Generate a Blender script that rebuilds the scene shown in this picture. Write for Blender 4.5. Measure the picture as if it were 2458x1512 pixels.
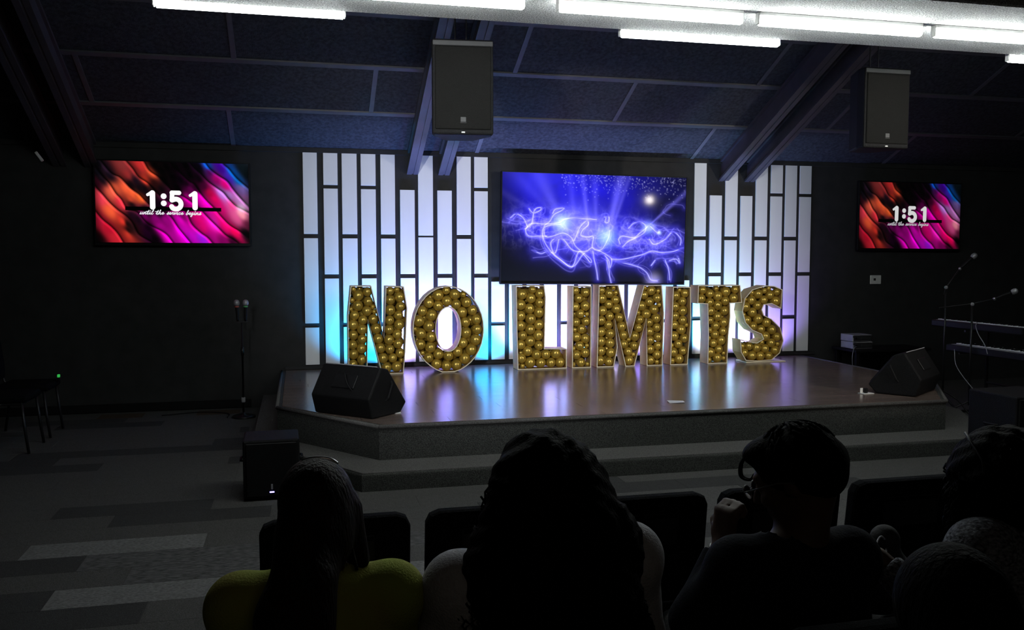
import bpy, bmesh, math, random
import numpy as np
from mathutils import Vector, Matrix, Euler
for _o in list(bpy.data.objects): bpy.data.objects.remove(_o, do_unlink=True)
S = bpy.context.scene
COL = S.collection
PI = math.pi

# ------------------------------------------------------------------ camera
CAMY = -9.634
cam_d = bpy.data.cameras.new('camera'); cam = bpy.data.objects.new('camera', cam_d); COL.objects.link(cam)
cam_d.sensor_width = 36.0; cam_d.lens = 2108.98 / 2458 * 36.0
cam_d.clip_start = 0.05; cam_d.clip_end = 100
yaw, pitch = 0.23891, 0.06692
cam.location = (0, CAMY, 1.6)
cam.rotation_euler = Euler((PI/2 - pitch, 0, -yaw), 'XYZ')
S.camera = cam

# ------------------------------------------------------------------ world, exposure, lights
W = bpy.data.worlds.new('world'); S.world = W; W.use_nodes = True
W.node_tree.nodes['Background'].inputs[0].default_value = (0.5, 0.6, 0.8, 1)
W.node_tree.nodes['Background'].inputs[1].default_value = 0.0
S.view_settings.view_transform = 'Standard'; S.view_settings.look = 'None'
S.view_settings.exposure = 0.0; S.view_settings.gamma = 1.0; S.view_settings.use_curve_mapping = False

def spot(name, loc, target, power, color, angle, blend=0.5, radius=0.05):
    d = bpy.data.lights.new(name, 'SPOT'); d.energy = power; d.color = color
    d.spot_size = math.radians(angle); d.spot_blend = blend; d.shadow_soft_size = radius
    o = bpy.data.objects.new(name, d); COL.objects.link(o); o.location = loc
    v = Vector(target) - Vector(loc)
    o.rotation_euler = v.to_track_quat('-Z', 'Y').to_euler()
    return o
# two warm front spots hung over the audience (their images show in the screens)
spot('front_spot_right', (7.2, -8.0, 2.50), (3.4, 0.0, 1.55), 640, (1.0, 0.92, 0.84), 38, 0.8, 0.07)
spot('front_spot_left', (-1.03, -8.0, 2.50), (2.4, 0.0, 1.80), 700, (0.93, 0.95, 1.0), 48, 1.0, 0.07)
# coloured LED uplights on the stage floor behind the letters
TEAL = (0.0, 1.0, 0.5); CY = (0.0, 0.42, 1.0); VI = (0.34, 0.22, 1.0); LAV = (0.45, 0.34, 1.0); WH = (0.62, 0.52, 1.0); BL = (0.03, 0.15, 1.0)
LEDS = [(0.56, CY, 11), (0.84, CY, 24), (1.13, LAV, 22), (1.55, VI, 34), (2.07, CY, 32), (2.60, WH, 28), (2.95, VI, 24), (3.17, CY, 24),
        (3.50, WH, 24), (3.97, VI, 18), (4.32, CY, 22), (4.78, WH, 13), (4.84, TEAL, 9), (5.13, LAV, 13), (5.58, VI, 8)]
LEDK = 3.5
for i, (lx, lc, lp) in enumerate(LEDS):
    spot('uplight', (lx, -0.31, 0.43), (lx, 0.0, 0.95), lp*LEDK, lc, 115, 0.9, 0.05)

# weak warm fill light added behind the camera to lift the audience's backs
_d = bpy.data.lights.new('rear_fill', 'AREA'); _d.shape = 'RECTANGLE'; _d.size = 2.4; _d.size_y = 0.3; _d.energy = 3.0; _d.color = (1.0, 0.85, 0.65)
_o = bpy.data.objects.new('rear_fill', _d); COL.objects.link(_o); _o.location = (0.6, -11.8, 3.0); _o.rotation_euler = (math.radians(40), 0, 0)

# ------------------------------------------------------------------ materials
def nmat(name, base=(0.5, 0.5, 0.5), rough=0.6, metal=0.0, var=0.0, scale=20.0, bump=0.0, bscale=80.0, spec=0.5,
         base2=None, stretch=(1, 1, 1), coat=0.0, emis=None, estr=0.0, trans=0.0, objrand=0.0):
    m = bpy.data.materials.new(name); m.use_nodes = True
    nt = m.node_tree; N = nt.nodes; Lk = nt.links
    b = N['Principled BSDF']
    b.inputs['Base Color'].default_value = (*base, 1); b.inputs['Roughness'].default_value = rough
    b.inputs['Metallic'].default_value = metal; b.inputs['Specular IOR Level'].default_value = spec
    b.inputs['Coat Weight'].default_value = coat
    if trans: b.inputs['Transmission Weight'].default_value = trans
    if emis: b.inputs['Emission Color'].default_value = (*emis, 1); b.inputs['Emission Strength'].default_value = estr
    tc = N.new('ShaderNodeTexCoord'); mp = N.new('ShaderNodeMapping'); mp.inputs['Scale'].default_value = stretch
    Lk.new(tc.outputs['Object'], mp.inputs['Vector'])
    if var > 0 or base2 is not None:
        n = N.new('ShaderNodeTexNoise'); n.inputs['Scale'].default_value = scale; n.inputs['Detail'].default_value = 4
        Lk.new(mp.outputs['Vector'], n.inputs['Vector'])
        r = N.new('ShaderNodeValToRGB'); r.color_ramp.elements[0].position = 0.35; r.color_ramp.elements[1].position = 0.65
        c2 = base2 if base2 is not None else tuple(min(1, c*(1+var)) for c in base)
        c1 = base if base2 is not None else tuple(c*(1-var) for c in base)
        r.color_ramp.elements[0].color = (*c1, 1); r.color_ramp.elements[1].color = (*c2, 1)
        Lk.new(n.outputs['Fac'], r.inputs['Fac'])
        out = r.outputs['Color']
        if objrand:
            oi = N.new('ShaderNodeObjectInfo'); hs = N.new('ShaderNodeHueSaturation')
            mr = N.new('ShaderNodeMapRange'); mr.inputs['To Min'].default_value = 1-objrand; mr.inputs['To Max'].default_value = 1+objrand
            Lk.new(oi.outputs['Random'], mr.inputs['Value']); Lk.new(mr.outputs['Result'], hs.inputs['Value']); Lk.new(out, hs.inputs['Color'])
            out = hs.outputs['Color']
        Lk.new(out, b.inputs['Base Color'])
    if bump > 0:
        n2 = N.new('ShaderNodeTexNoise'); n2.inputs['Scale'].default_value = bscale; n2.inputs['Detail'].default_value = 3
        Lk.new(mp.outputs['Vector'], n2.inputs['Vector'])
        bp = N.new('ShaderNodeBump'); bp.inputs['Strength'].default_value = bump; bp.inputs['Distance'].default_value = 0.01
        Lk.new(n2.outputs['Fac'], bp.inputs['Height']); Lk.new(bp.outputs['Normal'], b.inputs['Normal'])
    return m
M = {}
M['wall'] = nmat('charcoal_wall', (0.024, 0.024, 0.0245), 0.8, var=0.15, scale=6, bump=0.15, bscale=150, spec=0.3)
M['ceil'] = nmat('ceiling_board', (0.031, 0.033, 0.040), 0.8, var=0.4, scale=30, bump=0.5, bscale=90, spec=0.25)
M['batten'] = nmat('ceiling_batten', (0.065, 0.065, 0.075), 0.55, var=0.1, scale=10)
M['beam'] = nmat('painted_beam', (0.05, 0.045, 0.055), 0.45, var=0.12, scale=8)
M['popcorn'] = nmat('popcorn_plaster', (0.60, 0.60, 0.60), 0.9, var=0.45, scale=110, bump=1.0, bscale=130, spec=0.1)
M['slat'] = nmat('white_painted_board', (0.78, 0.79, 0.80), 0.5, var=0.02, scale=5, bump=0.03, bscale=60, stretch=(1, 1, 0.1))
M['carpet'] = nmat('grey_carpet', (0.085, 0.084, 0.081), 0.95, var=0.35, scale=220, bump=0.6, bscale=260, spec=0.1)
M['carpet_lt'] = nmat('pale_grey_carpet', (0.16, 0.16, 0.158), 0.95, var=0.35, scale=200, bump=0.6, bscale=260, spec=0.1, stretch=(0.3, 1, 1))
M['carpet_md'] = nmat('mottled_carpet', (0.05, 0.05, 0.05), 0.95, base2=(0.13, 0.13, 0.13), scale=90, bump=0.6, bscale=260, spec=0.1, stretch=(0.25, 1, 1))
M['carpet_dk'] = nmat('dark_carpet', (0.05, 0.05, 0.05), 0.95, var=0.3, scale=200, bump=0.6, bscale=260, spec=0.1)
M['carpet_tan'] = nmat('brown_carpet', (0.07, 0.05, 0.035), 0.95, var=0.3, scale=200, bump=0.6, bscale=260, spec=0.1)
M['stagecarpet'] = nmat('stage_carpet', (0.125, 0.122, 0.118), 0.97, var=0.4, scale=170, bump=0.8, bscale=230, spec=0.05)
M['risercarpet'] = nmat('shaded_riser_carpet', (0.060, 0.062, 0.058), 0.97, var=0.5, scale=150, bump=0.8, bscale=210, spec=0.05)  # stage carpet darkened in colour to carry the shade on the upright faces
M['laminate'] = nmat('laminate_board', (0.12, 0.088, 0.074), 0.21, base2=(0.175, 0.132, 0.112), scale=9, bump=0.05, bscale=14, stretch=(0.12, 2.2, 1), spec=0.5, objrand=0.14)
M['black'] = nmat('black_plastic', (0.006, 0.006, 0.0065), 0.55, spec=0.2, var=0.1, scale=30, bump=0.08, bscale=120)
M['blackmetal'] = nmat('black_metal', (0.015, 0.015, 0.016), 0.35, metal=0.3, var=0.1, scale=30)
M['cabinet'] = nmat('textured_cabinet_paint', (0.0035, 0.0035, 0.004), 0.65, spec=0.25, var=0.2, scale=60, bump=0.4, bscale=200)
M['grille'] = nmat('perforated_grille', (0.0075, 0.0073, 0.0065), 0.65, metal=0.0, spec=0.15, var=0.5, scale=260, bump=0.5, bscale=300)
M['silver'] = nmat('silver_metal', (0.6, 0.6, 0.62), 0.3, metal=1.0, var=0.05, scale=20)
M['grey'] = nmat('grey_plastic', (0.3, 0.3, 0.32), 0.45, var=0.08, scale=20)
M['keys'] = nmat('white_keys', (0.75, 0.75, 0.78), 0.3, var=0.03, scale=15)
M['white'] = nmat('white_plastic', (0.75, 0.75, 0.73), 0.45, var=0.03, scale=20)
M['paper'] = nmat('white_paper', (0.8, 0.8, 0.8), 0.8, var=0.03, scale=20)
M['ink'] = nmat('black_ink', (0.02, 0.02, 0.02), 0.7, var=0.1, scale=20)
M['rim'] = nmat('letter_foam_board', (0.72, 0.64, 0.46), 0.6, var=0.04, scale=15)
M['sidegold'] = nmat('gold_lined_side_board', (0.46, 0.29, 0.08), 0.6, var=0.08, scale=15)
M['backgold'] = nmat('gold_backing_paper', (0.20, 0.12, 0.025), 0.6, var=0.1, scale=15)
M['trimgrey'] = nmat('dull_grey_trim', (0.06, 0.06, 0.06), 0.6, var=0.08, scale=15)
M['gold'] = nmat('gold_balloon', (0.50, 0.345, 0.06), 0.29, metal=0.55, var=0.08, scale=6, spec=0.6, objrand=0.10)
M['fabric'] = nmat('chair_fabric', (0.006, 0.0065, 0.008), 0.95, spec=0.06, var=0.3, scale=150, bump=0.5, bscale=300)
M['chairmetal'] = nmat('chair_frame_metal', (0.03, 0.03, 0.032), 0.4, metal=0.6, var=0.1, scale=30)
M['hair'] = nmat('black_hair', (0.0020, 0.0019, 0.0018), 0.7, spec=0.03, var=0.3, scale=40, stretch=(1, 1, 0.15), bump=0.5, bscale=120)
M['hair_red'] = nmat('dark_auburn_hair', (0.008, 0.0035, 0.003), 0.6, spec=0.12, var=0.4, scale=60, stretch=(1, 1, 0.2), bump=0.6, bscale=140)
M['skin'] = nmat('brown_skin', (0.062, 0.034, 0.022), 0.6, spec=0.25, var=0.12, scale=25)
M['lime'] = nmat('lime_knit', (0.28, 0.34, 0.065), 0.9, spec=0.1, base2=(0.27, 0.21, 0.06), scale=4.5, bump=0.3, bscale=220)
M['palegrey'] = nmat('pale_grey_knit', (0.36, 0.36, 0.39), 0.9, var=0.08, scale=60, bump=0.3, bscale=200)
M['navy'] = nmat('dark_navy_cloth', (0.005, 0.006, 0.010), 0.9, spec=0.08, var=0.2, scale=30, bump=0.2, bscale=150)
M['tweed'] = nmat('black_white_tweed', (0.01, 0.01, 0.014), 0.9, base2=(0.17, 0.18, 0.21), scale=95, bump=0.5, bscale=110, stretch=(1, 1, 1.6))
M['darkcloth'] = nmat('dark_cloth', (0.012, 0.012, 0.014), 0.85, var=0.2, scale=40, bump=0.2, bscale=150)
M['denim'] = nmat('grey_denim', (0.07, 0.075, 0.09), 0.85, var=0.2, scale=90, bump=0.2, bscale=200)
M['shoe'] = nmat('dark_shoe', (0.015, 0.014, 0.014), 0.5, var=0.2, scale=30)
M['tube'] = nmat('lit_diffuser', (0.9, 0.9, 0.9), 0.4, var=0.01, scale=5, emis=(0.93, 1.0, 0.97), estr=36.0)
M['bluelamp'] = nmat('blue_indicator', (0.2, 0.2, 0.5), 0.4, var=0.01, emis=(0.25, 0.22, 1.0), estr=4.0)
M['greenlamp'] = nmat('green_indicator', (0.1, 0.4, 0.1), 0.4, var=0.01, emis=(0.05, 0.75, 0.12), estr=0.45)
M['redring'] = nmat('red_ring', (0.4, 0.08, 0.06), 0.5, var=0.05)
M['greenring'] = nmat('green_ring', (0.08, 0.4, 0.12), 0.5, var=0.05)
M['glass'] = nmat('spectacle_lens', (0.9, 0.9, 0.9), 0.05, var=0.01, trans=1.0)
M['meshgrille'] = nmat('microphone_mesh', (0.35, 0.35, 0.37), 0.5, metal=0.6, var=0.3, scale=300)
def screen_mat(name, strength):
    m = bpy.data.materials.new(name); m.use_nodes = True; nt = m.node_tree; b = nt.nodes['Principled BSDF']
    b.inputs['Base Color'].default_value = (0.01, 0.01, 0.01, 1); b.inputs['Roughness'].default_value = 0.06; b.inputs['Specular IOR Level'].default_value = 0.007
    a = nt.nodes.new('ShaderNodeAttribute'); a.attribute_name = 'picture'
    nt.links.new(a.outputs['Color'], b.inputs['Emission Color']); b.inputs['Emission Strength'].default_value = strength
    return m
M['screen'] = screen_mat('side_screen_picture', 1.0)
M['screen_dim'] = screen_mat('far_side_screen_picture', 0.55)
M['screen_mid'] = screen_mat('centre_screen_picture', 1.0)

# ------------------------------------------------------------------ geometry helpers
class G:
    """collects vertices and faces of one mesh"""
    def __init__(s): s.v = []; s.f = []
    def add(s, v, f):
        n = len(s.v); s.v.extend([tuple(p) for p in v]); s.f.extend([tuple(i+n for i in q) for q in f]); return s
    def bm(s, b):
        b.verts.index_update(); s.add([v.co[:] for v in b.verts], [[v.index for v in f.verts] for f in b.faces]); b.free(); return s
    def box(s, lo, hi, bev=0.0, seg=1, mat=None):
        b = bmesh.new(); bmesh.ops.create_cube(b, size=1.0)
        lo = Vector(lo); hi = Vector(hi); c = (lo+hi)/2; d = hi-lo
        for v in b.verts: v.co = Vector((v.co.x*d.x, v.co.y*d.y, v.co.z*d.z)) + c
        if bev: bmesh.ops.bevel(b, geom=b.edges[:], offset=bev, segments=seg, profile=0.5, affect='EDGES')
        if mat is not None: b.transform(mat)
        return s.bm(b)
    def prism(s, poly, z0, z1, axis='z', mat=None):
        n = len(poly)
        def P(p, h):
            q = {'z': (p[0], p[1], h), 'y': (p[0], h, p[1]), 'x': (h, p[0], p[1])}[axis]
            return tuple(mat @ Vector(q)) if mat is not None else q
        v = [P(p, z0) for p in poly] + [P(p, z1) for p in poly]
        f = [tuple(range(n))[::-1], tuple(range(n, 2*n))] + [(i, (i+1) % n, n+(i+1) % n, n+i) for i in range(n)]
        return s.add(v, f)
    def tube(s, pts, r, n=8, caps=True):
        pts = [Vector(p) for p in pts]; m = len(pts)
        rs = r if isinstance(r, (list, tuple)) else [r]*m
        t0 = (pts[1]-pts[0]).normalized(); u = t0.orthogonal().normalized()
        V = []; prev = None
        for i, p in enumerate(pts):
            a = pts[max(0, i-1)]; c = pts[min(m-1, i+1)]; t = (c-a)
            t = t.normalized() if t.length > 1e-9 else t0
            u = (u - t*u.dot(t)); u = u.normalized() if u.length > 1e-6 else t.orthogonal().normalized()
            w = t.cross(u)
            for k in range(n):
                an = 2*PI*k/n; V.append(p + (u*math.cos(an)+w*math.sin(an))*rs[i])
        F = [(i*n+k, i*n+(k+1) % n, (i+1)*n+(k+1) % n, (i+1)*n+k) for i in range(m-1) for k in range(n)]
        if caps: F += [tuple(range(n))[::-1], tuple(range((m-1)*n, m*n))]
        return s.add(V, F)
    def lathe(s, prof, n=16, c=(0, 0, 0), mat=None):
        V = []; c = Vector(c)
        for (r, z) in prof:
            for k in range(n):
                q = Vector((r*math.cos(2*PI*k/n), r*math.sin(2*PI*k/n), z))
                V.append((mat @ q if mat is not None else q) + c)
        m = len(prof)
        F = [(i*n+k, i*n+(k+1) % n, (i+1)*n+(k+1) % n, (i+1)*n+k) for i in range(m-1) for k in range(n)]
        F += [tuple(range(n))[::-1], tuple(range((m-1)*n, m*n))]
        return s.add(V, F)
    def ball(s, c, r, n=12, m=8, sc=(1, 1, 1)):
        V = [(c[0], c[1], c[2]-r*sc[2])]
        for i in range(1, m):
            a = -PI/2+PI*i/m
            for k in range(n): V.append((c[0]+r*sc[0]*math.cos(a)*math.cos(2*PI*k/n), c[1]+r*sc[1]*math.cos(a)*math.sin(2*PI*k/n), c[2]+r*sc[2]*math.sin(a)))
        V.append((c[0], c[1], c[2]+r*sc[2]))
        F = [(0, 1+(k+1) % n, 1+k) for k in range(n)]
        for i in range(m-2):
            for k in range(n): F.append((1+i*n+k, 1+i*n+(k+1) % n, 1+(i+1)*n+(k+1) % n, 1+(i+1)*n+k))
        e = 1+(m-1)*n
        F += [(e, 1+(m-2)*n+k, 1+(m-2)*n+(k+1) % n) for k in range(n)]
        return s.add(V, F)
def mesh(name, g, mat, smooth=False):
    me = bpy.data.meshes.new(name); me.from_pydata(g.v, [], g.f); me.update()
    me.materials.append(mat)
    if smooth: me.polygons.foreach_set('use_smooth', [True]*len(me.polygons))
    return me
def link(name, me, parent=None, loc=(0, 0, 0), rot=(0, 0, 0)):
    o = bpy.data.objects.new(name, me); COL.objects.link(o)
    if parent is not None: o.parent = parent
    o.location = loc; o.rotation_euler = rot
    return o
def part(name, g, mat, parent=None, smooth=False, loc=(0, 0, 0), rot=(0, 0, 0), label=None):
    o = link(name, mesh(name, g, mat, smooth), parent, loc, rot)
    if label: o['label'] = label
    return o
def tag(o, label, cat, group=None):
    o['label'] = label; o['category'] = cat
    if group: o['group'] = group
    return o
def thing(name, label, cat, loc=(0, 0, 0), rz=0.0, group=None):
    o = bpy.data.objects.new(name, None); COL.objects.link(o); o.empty_display_size = 0.1
    o.location = loc; o.rotation_euler = (0, 0, rz)
    return tag(o, label, cat, group)
def struct(o): o['kind'] = 'structure'; return o
def dup(root, loc, rz, label, group=None):
    r = root.copy(); COL.objects.link(r); r.location = loc; r.rotation_euler = (0, 0, rz); r['label'] = label
    if group: r['group'] = group
    for ch in list(root.children):
        c = ch.copy(); COL.objects.link(c); c.parent = r
        for gch in ch.children:
            d = gch.copy(); COL.objects.link(d); d.parent = c
    return r
def smooth_pts(pts, n=8):
    """Catmull-Rom through points"""
    P = [Vector(p) for p in pts]; P = [2*P[0]-P[1]] + P + [2*P[-1]-P[-2]]; out = []
    for i in range(1, len(P)-2):
        for k in range(n):
            t = k/n; a, b, c, d = P[i-1], P[i], P[i+1], P[i+2]
            out.append(0.5*((2*b)+(-a+c)*t+(2*a-5*b+4*c-d)*t*t+(-a+3*b-3*c+d)*t**3))
    out.append(P[-2]); return out

# ================================================================== THE ROOM
H = 2.742; SL = 0.4607; XL, XR = -4.2, 10.5; YB = -12.5
PEAK = -6.6
struct(part('wall_back', G().box((XL-0.2, 0, -0.1), (XR+0.2, 0.2, H+0.25)), M['wall']))
gable = [(YB, -0.1), (0.0, -0.1), (0.0, H), (PEAK, H-SL*PEAK), (YB, H-SL*PEAK+SL*(YB-PEAK))]
struct(part('wall_left', G().prism(gable, XL-0.2, XL, 'x'), M['wall']))
struct(part('wall_right', G().prism(gable, XR, XR+0.2, 'x'), M['wall']))
struct(part('wall_front', G().box((XL-0.2, YB-0.2, -0.1), (XR+0.2, YB, 4.0)), M['wall']))

# floor with carpet planks
floor = struct(part('floor', G().box((XL-0.2, YB, -0.12), (XR+0.2, 0.0, -0.002)), M['carpet']))
rnd = random.Random(5)
PL = 0.93; PW = 0.25
pm = {}
def plank_mesh(L, matk):
    k = (round(L, 3), matk)
    if k not in pm: pm[k] = mesh('carpet_plank', G().box((0.001, 0.001, -0.002), (L-0.001, PW-0.001, 0.0015), 0.001), M[matk])
    return pm[k]
special = {18: (-1.46, {0: 'carpet_lt', -1: 'carpet', 1: 'carpet'}), 19: (-1.12, {0: 'carpet_md', -1: 'carpet_dk', 1: 'carpet_md'}),
           20: (-0.855, {0: 'carpet_md', -1: 'carpet', 1: 'carpet'}), 21: (-1.155, {0: 'carpet_lt', -1: 'carpet_dk', 1: 'carpet_lt'}),
           22: (-0.7, {0: 'carpet', -1: 'carpet_dk'}), 1: (-1.95, {0: 'carpet_tan', 1: 'carpet_tan'})}
for row in range(0, 27):
    y1 = 0.13 - PW*row
    if row == 0: continue
    y0 = y1 - PW
    if y1 > 0: continue
    off, kinds = special.get(row, (-1.46 + (row*0.37) % PL, {}))
    if row <= 14: xa, xb = -3.3, -0.46
    else: xa, xb = -3.3, 5.2
    k = math.floor((xa-off)/PL)
    while off + k*PL < xb:
        x = off + k*PL; L = PL
        if row <= 14 and x + L > xb: L = round(xb - x, 3)
        if row == 1: L = min(L, 0.42)
        mk = kinds.get(k, 'carpet' if rnd.random() < 0.8 else 'carpet_dk')
        if L > 0.05: link('carpet_plank', plank_mesh(L, mk), floor, (x, y0, 0))
        k += 1

# sloping ceiling: boards and battens
def slope(x, y, d=0.0): return (x, y, H - SL*y - d)
ceiling = struct(part('ceiling', G().add(
    [(XL-.2, 0.2, H-SL*.2), (XR+.2, 0.2, H-SL*.2), (XR+.2, PEAK, H-SL*PEAK), (XL-.2, PEAK, H-SL*PEAK), (XR+.2, YB-.2, H-SL*PEAK+SL*(YB-PEAK-.2)), (XL-.2, YB-.2, H-SL*PEAK+SL*(YB-PEAK-.2)),
     (XL-.2, 0.2, H-SL*.2+.15), (XR+.2, 0.2, H-SL*.2+.15), (XR+.2, PEAK, H-SL*PEAK+.15), (XL-.2, PEAK, H-SL*PEAK+.15), (XR+.2, YB-.2, H-SL*PEAK+SL*(YB-PEAK-.2)+.15), (XL-.2, YB-.2, H-SL*PEAK+SL*(YB-PEAK-.2)+.15)],
    [(0, 1, 2, 3), (3, 2, 4, 5), (6, 9, 8, 7), (9, 11, 10, 8), (0, 6, 7, 1), (5, 4, 10, 11), (0, 3, 9, 6), (3, 5, 11, 9), (1, 7, 8, 2), (2, 8, 10, 4)]), M['wall']))
def slab(x0, x1, ya, yb, d0, d1):
    g = G(); v = []
    for d in (d0, d1):
        for (x, y) in ((x0, ya), (x1, ya), (x1, yb), (x0, yb)): v.append(slope(x, y, d))
    return g.add(v, [(0, 3, 2, 1), (4, 5, 6, 7), (0, 1, 5, 4), (1, 2, 6, 5), (2, 3, 7, 6), (3, 0, 4, 7)])
rows = [0.0, -0.645, -1.325, -1.99, -2.66, -3.33, -4.0]
xoff = [1.94, 0.735, 2.045, 0.74, 2.0, 0.74]
SP = 2.567
for r in range(6):
    ya, yb = rows[r], rows[r+1]
    if r: part('batten', slab(XL, XR, ya+.024, ya-.024, 0.0, 0.024), M['batten'], ceiling)
    xs = [xoff[r]+SP*k for k in range(-4, 5)]; xs = [XL]+[x for x in xs if XL+.1 < x < XR-.1]+[XR]
    for i in range(len(xs)-1):
        part('ceiling_panel', slab(xs[i]+.004, xs[i+1]-.004, ya-.004, yb+.004, 0.0, 0.010), M['ceil'], ceiling)
        if 0 < i: part('batten', slab(xs[i]-.022, xs[i]+.022, ya-.025, yb+.025, 0.0, 0.02), M['batten'], ceiling)
# wall trims
struct(part('trim_1', G().box((-4.2, -0.03, H-0.05), (10.5, 0.0, H)), M['wall']))
struct(part('baseboard_back', G().box((-4.2, -0.015, 0.003), (-0.5, 0.0, 0.09), 0.004), M['black']))

# pairs of roof beams that follow the slope
def beam(x, label):
    t = thing('roof_beam', label, 'beam', (x, 0, 0))
    y1 = -5.4
    def bar(x0, x1, d0, d1, ya=-0.002, yb=y1):
        return slab(x0, x1, ya, yb, d0, d1)
    part('web', bar(-0.03, 0.03, 0.012, 0.25), M['beam'], t)
    part('flange', bar(-0.062, -0.008, 0.232, 0.258), M['beam'], t)
    part('flange', bar(0.012, 0.062, 0.232, 0.258), M['beam'], t)
    part('top_chord', bar(-0.055, 0.055, 0.012, 0.045), M['beam'], t)
    return t
b0 = beam(-2.28, 'dark roof beam nearest the left wall, its end above the left screen corner')
clip = part('cable_clip', G().box((-0.012, -0.03, -0.05), (0.012, 0.0, 0.05), 0.004, mat=Matrix.Rotation(-0.6, 4, 'Y')), M['white'], b0, loc=(-0.03, -0.60, 2.52), label='small white clip under the beam')
dup(b0, (-1.99, 0, 0), 0, 'dark roof beam ending at the top left corner of the left screen')
for o in list(COL.objects):
    if o.name.startswith('cable_clip.'): bpy.data.objects.remove(o)
dup(b0, (1.23, 0, 0), 0, 'purple-lit roof beam left of the left hanging loudspeaker')
dup(b0, (1.575, 0, 0), 0, 'purple-lit roof beam ending just under the left hanging loudspeaker')
dup(b0, (4.93, 0, 0), 0, 'long dark roof beam right of the centre screen, left one of its pair')
dup(b0, (5.27, 0, 0), 0, 'long dark roof beam ending beside the right slats, right one of its pair')
for o in list(COL.objects):
    if o.name.startswith('cable_clip.'): bpy.data.objects.remove(o)

# dropped soffit that carries the tubes
struct(part('trim_2', G().box((XL, -5.40, 3.0), (XR, -4.40, 3.26), 0.01), M['popcorn']))
def fixture(x0, x1, y, ztop, label, hang=0.0, group=None):
    L = x1-x0
    t = thing('fluorescent_fixture', label, 'ceiling light', ((x0+x1)/2, y, ztop), 0)
    part('housing', G().box((-L/2, -0.024, -0.022), (L/2, 0.024, 0.0), 0.004), M['white'], t)
    prof = [(0.027*math.cos(a), -0.050+0.026*math.sin(a)) for a in [2*PI*k/14 for k in range(14)]]
    part('diffuser', G().prism(prof, -L/2+0.012, L/2-0.012, 'x'), M['tube'], t)
    for s in (-1, 1):
        part('end_cap', G().box((s*L/2-0.008, -0.020, -0.070), (s*L/2+0.004, 0.020, -0.0005), 0.005), M['white'], t)
    if hang:
        for s in (-0.35, 0.35):
            part('bracket', G().box((s*L-0.015, -0.075, -0.006), (s*L+0.015, 0.05, 0.004)), M['blackmetal'], t)
    return t
ty = -4.95
fixture(0.12, 1.21, ty, 3.0, 'lit tube fixture cut by the top edge, leftmost under the white soffit')
fixture(1.40, 2.50, ty, 3.0, 'lit tube fixture on soffit, directly above the hanging tube with its left end')
fixture(2.60, 3.69, ty, 3.0, 'lit tube fixture on soffit, third along from its left end')
fixture(3.78, 4.87, ty, 3.0, 'lit tube fixture on soffit at the right edge of the picture')
fixture(-0.75, 0.29, -4.335, 3.05, 'thin bright tube at the top left, at the end of the lit soffit strip', 0.1)
fixture(1.99, 3.095, -4.335, 3.045, 'bright tube fixture hung in front of the soffit edge, between the loudspeakers', 0.1)
fixture(4.89, 5.99, -4.335, 3.04, 'tube fixture in front of soffit edge, in the far right corner', 0.1)

# ================================================================== WALL BOARDS
art = thing('slat_wall_art', 'staggered white vertical boards on the black wall behind the balloon letters', 'wall panel', (3.1, 0, 0))
LX = [(0.068, 0.214), (0.279, 0.428), (0.472, 0.630), (0.672, 0.830), (0.882, 1.037), (1.091, 1.250), (1.289, 1.452), (1.500, 1.660), (1.716, 1.874), (1.913, 2.066)]
RX = [(4.555, 4.708), (4.755, 4.909), (4.955, 5.114), (5.154, 5.308), (5.353, 5.508), (5.552, 5.709), (5.748, 5.901), (5.942, 6.098)]
MX = [(2.106+0.2041*i, 2.106+0.2041*i+0.152) for i in range(12)]
TOP = 2.70; B1a, B1b = 2.356, 2.318; B2a, B2b = 1.835, 1.790; B3a, B3b = 1.405, 1.360; B4a, B4b = 0.882, 0.836; BOT = 0.436
def slat(xs, z0, z1):
    j = (hash((round(xs[0], 2), round(z0, 2))) % 7 - 3)*0.0008
    part('slat', G().box((xs[0]-3.1, -0.019+j, z0), (xs[1]-3.1, 0.0, z1), 0.002), M['slat'], art)
for i, x in enumerate(LX):
    if i % 2 == 0:
        a, b = (B2a, B2b) if i != 6 else (1.825, 1.805)
        slat(x, a, TOP); slat(x, B4a, b) if i in (0, 2, 4) else None
        if i in (0, 2, 4): slat(x, BOT, B4b)
        else: slat(x, BOT, b)
    else:
        if i in (1, 3, 9): slat(x, B1a, TOP)
        slat(x, B3a, B1b); slat(x, BOT, B3b)
for i, x in enumerate(MX):
    if i % 2 == 0: slat(x, 0.860, 1.315); slat(x, BOT, 0.820)
    else: slat(x, BOT, 1.315)
for i, x in enumerate(RX):
    if i % 2 == 0:
        slat(x, B2a, TOP)
        if i in (0, 6): slat(x, B4a, B2b); slat(x, BOT, B4b)
        else: slat(x, BOT, B2b)
    else:
        if i in (5, 7): slat(x, B1a, TOP)
        slat(x, B3a, B1b); slat(x, BOT, B3b)
struct(part('trim_3', G().box((-0.15, -0.02, 0.388), (6.2, 0.0, 0.425), 0.003), M['wall']))

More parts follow.
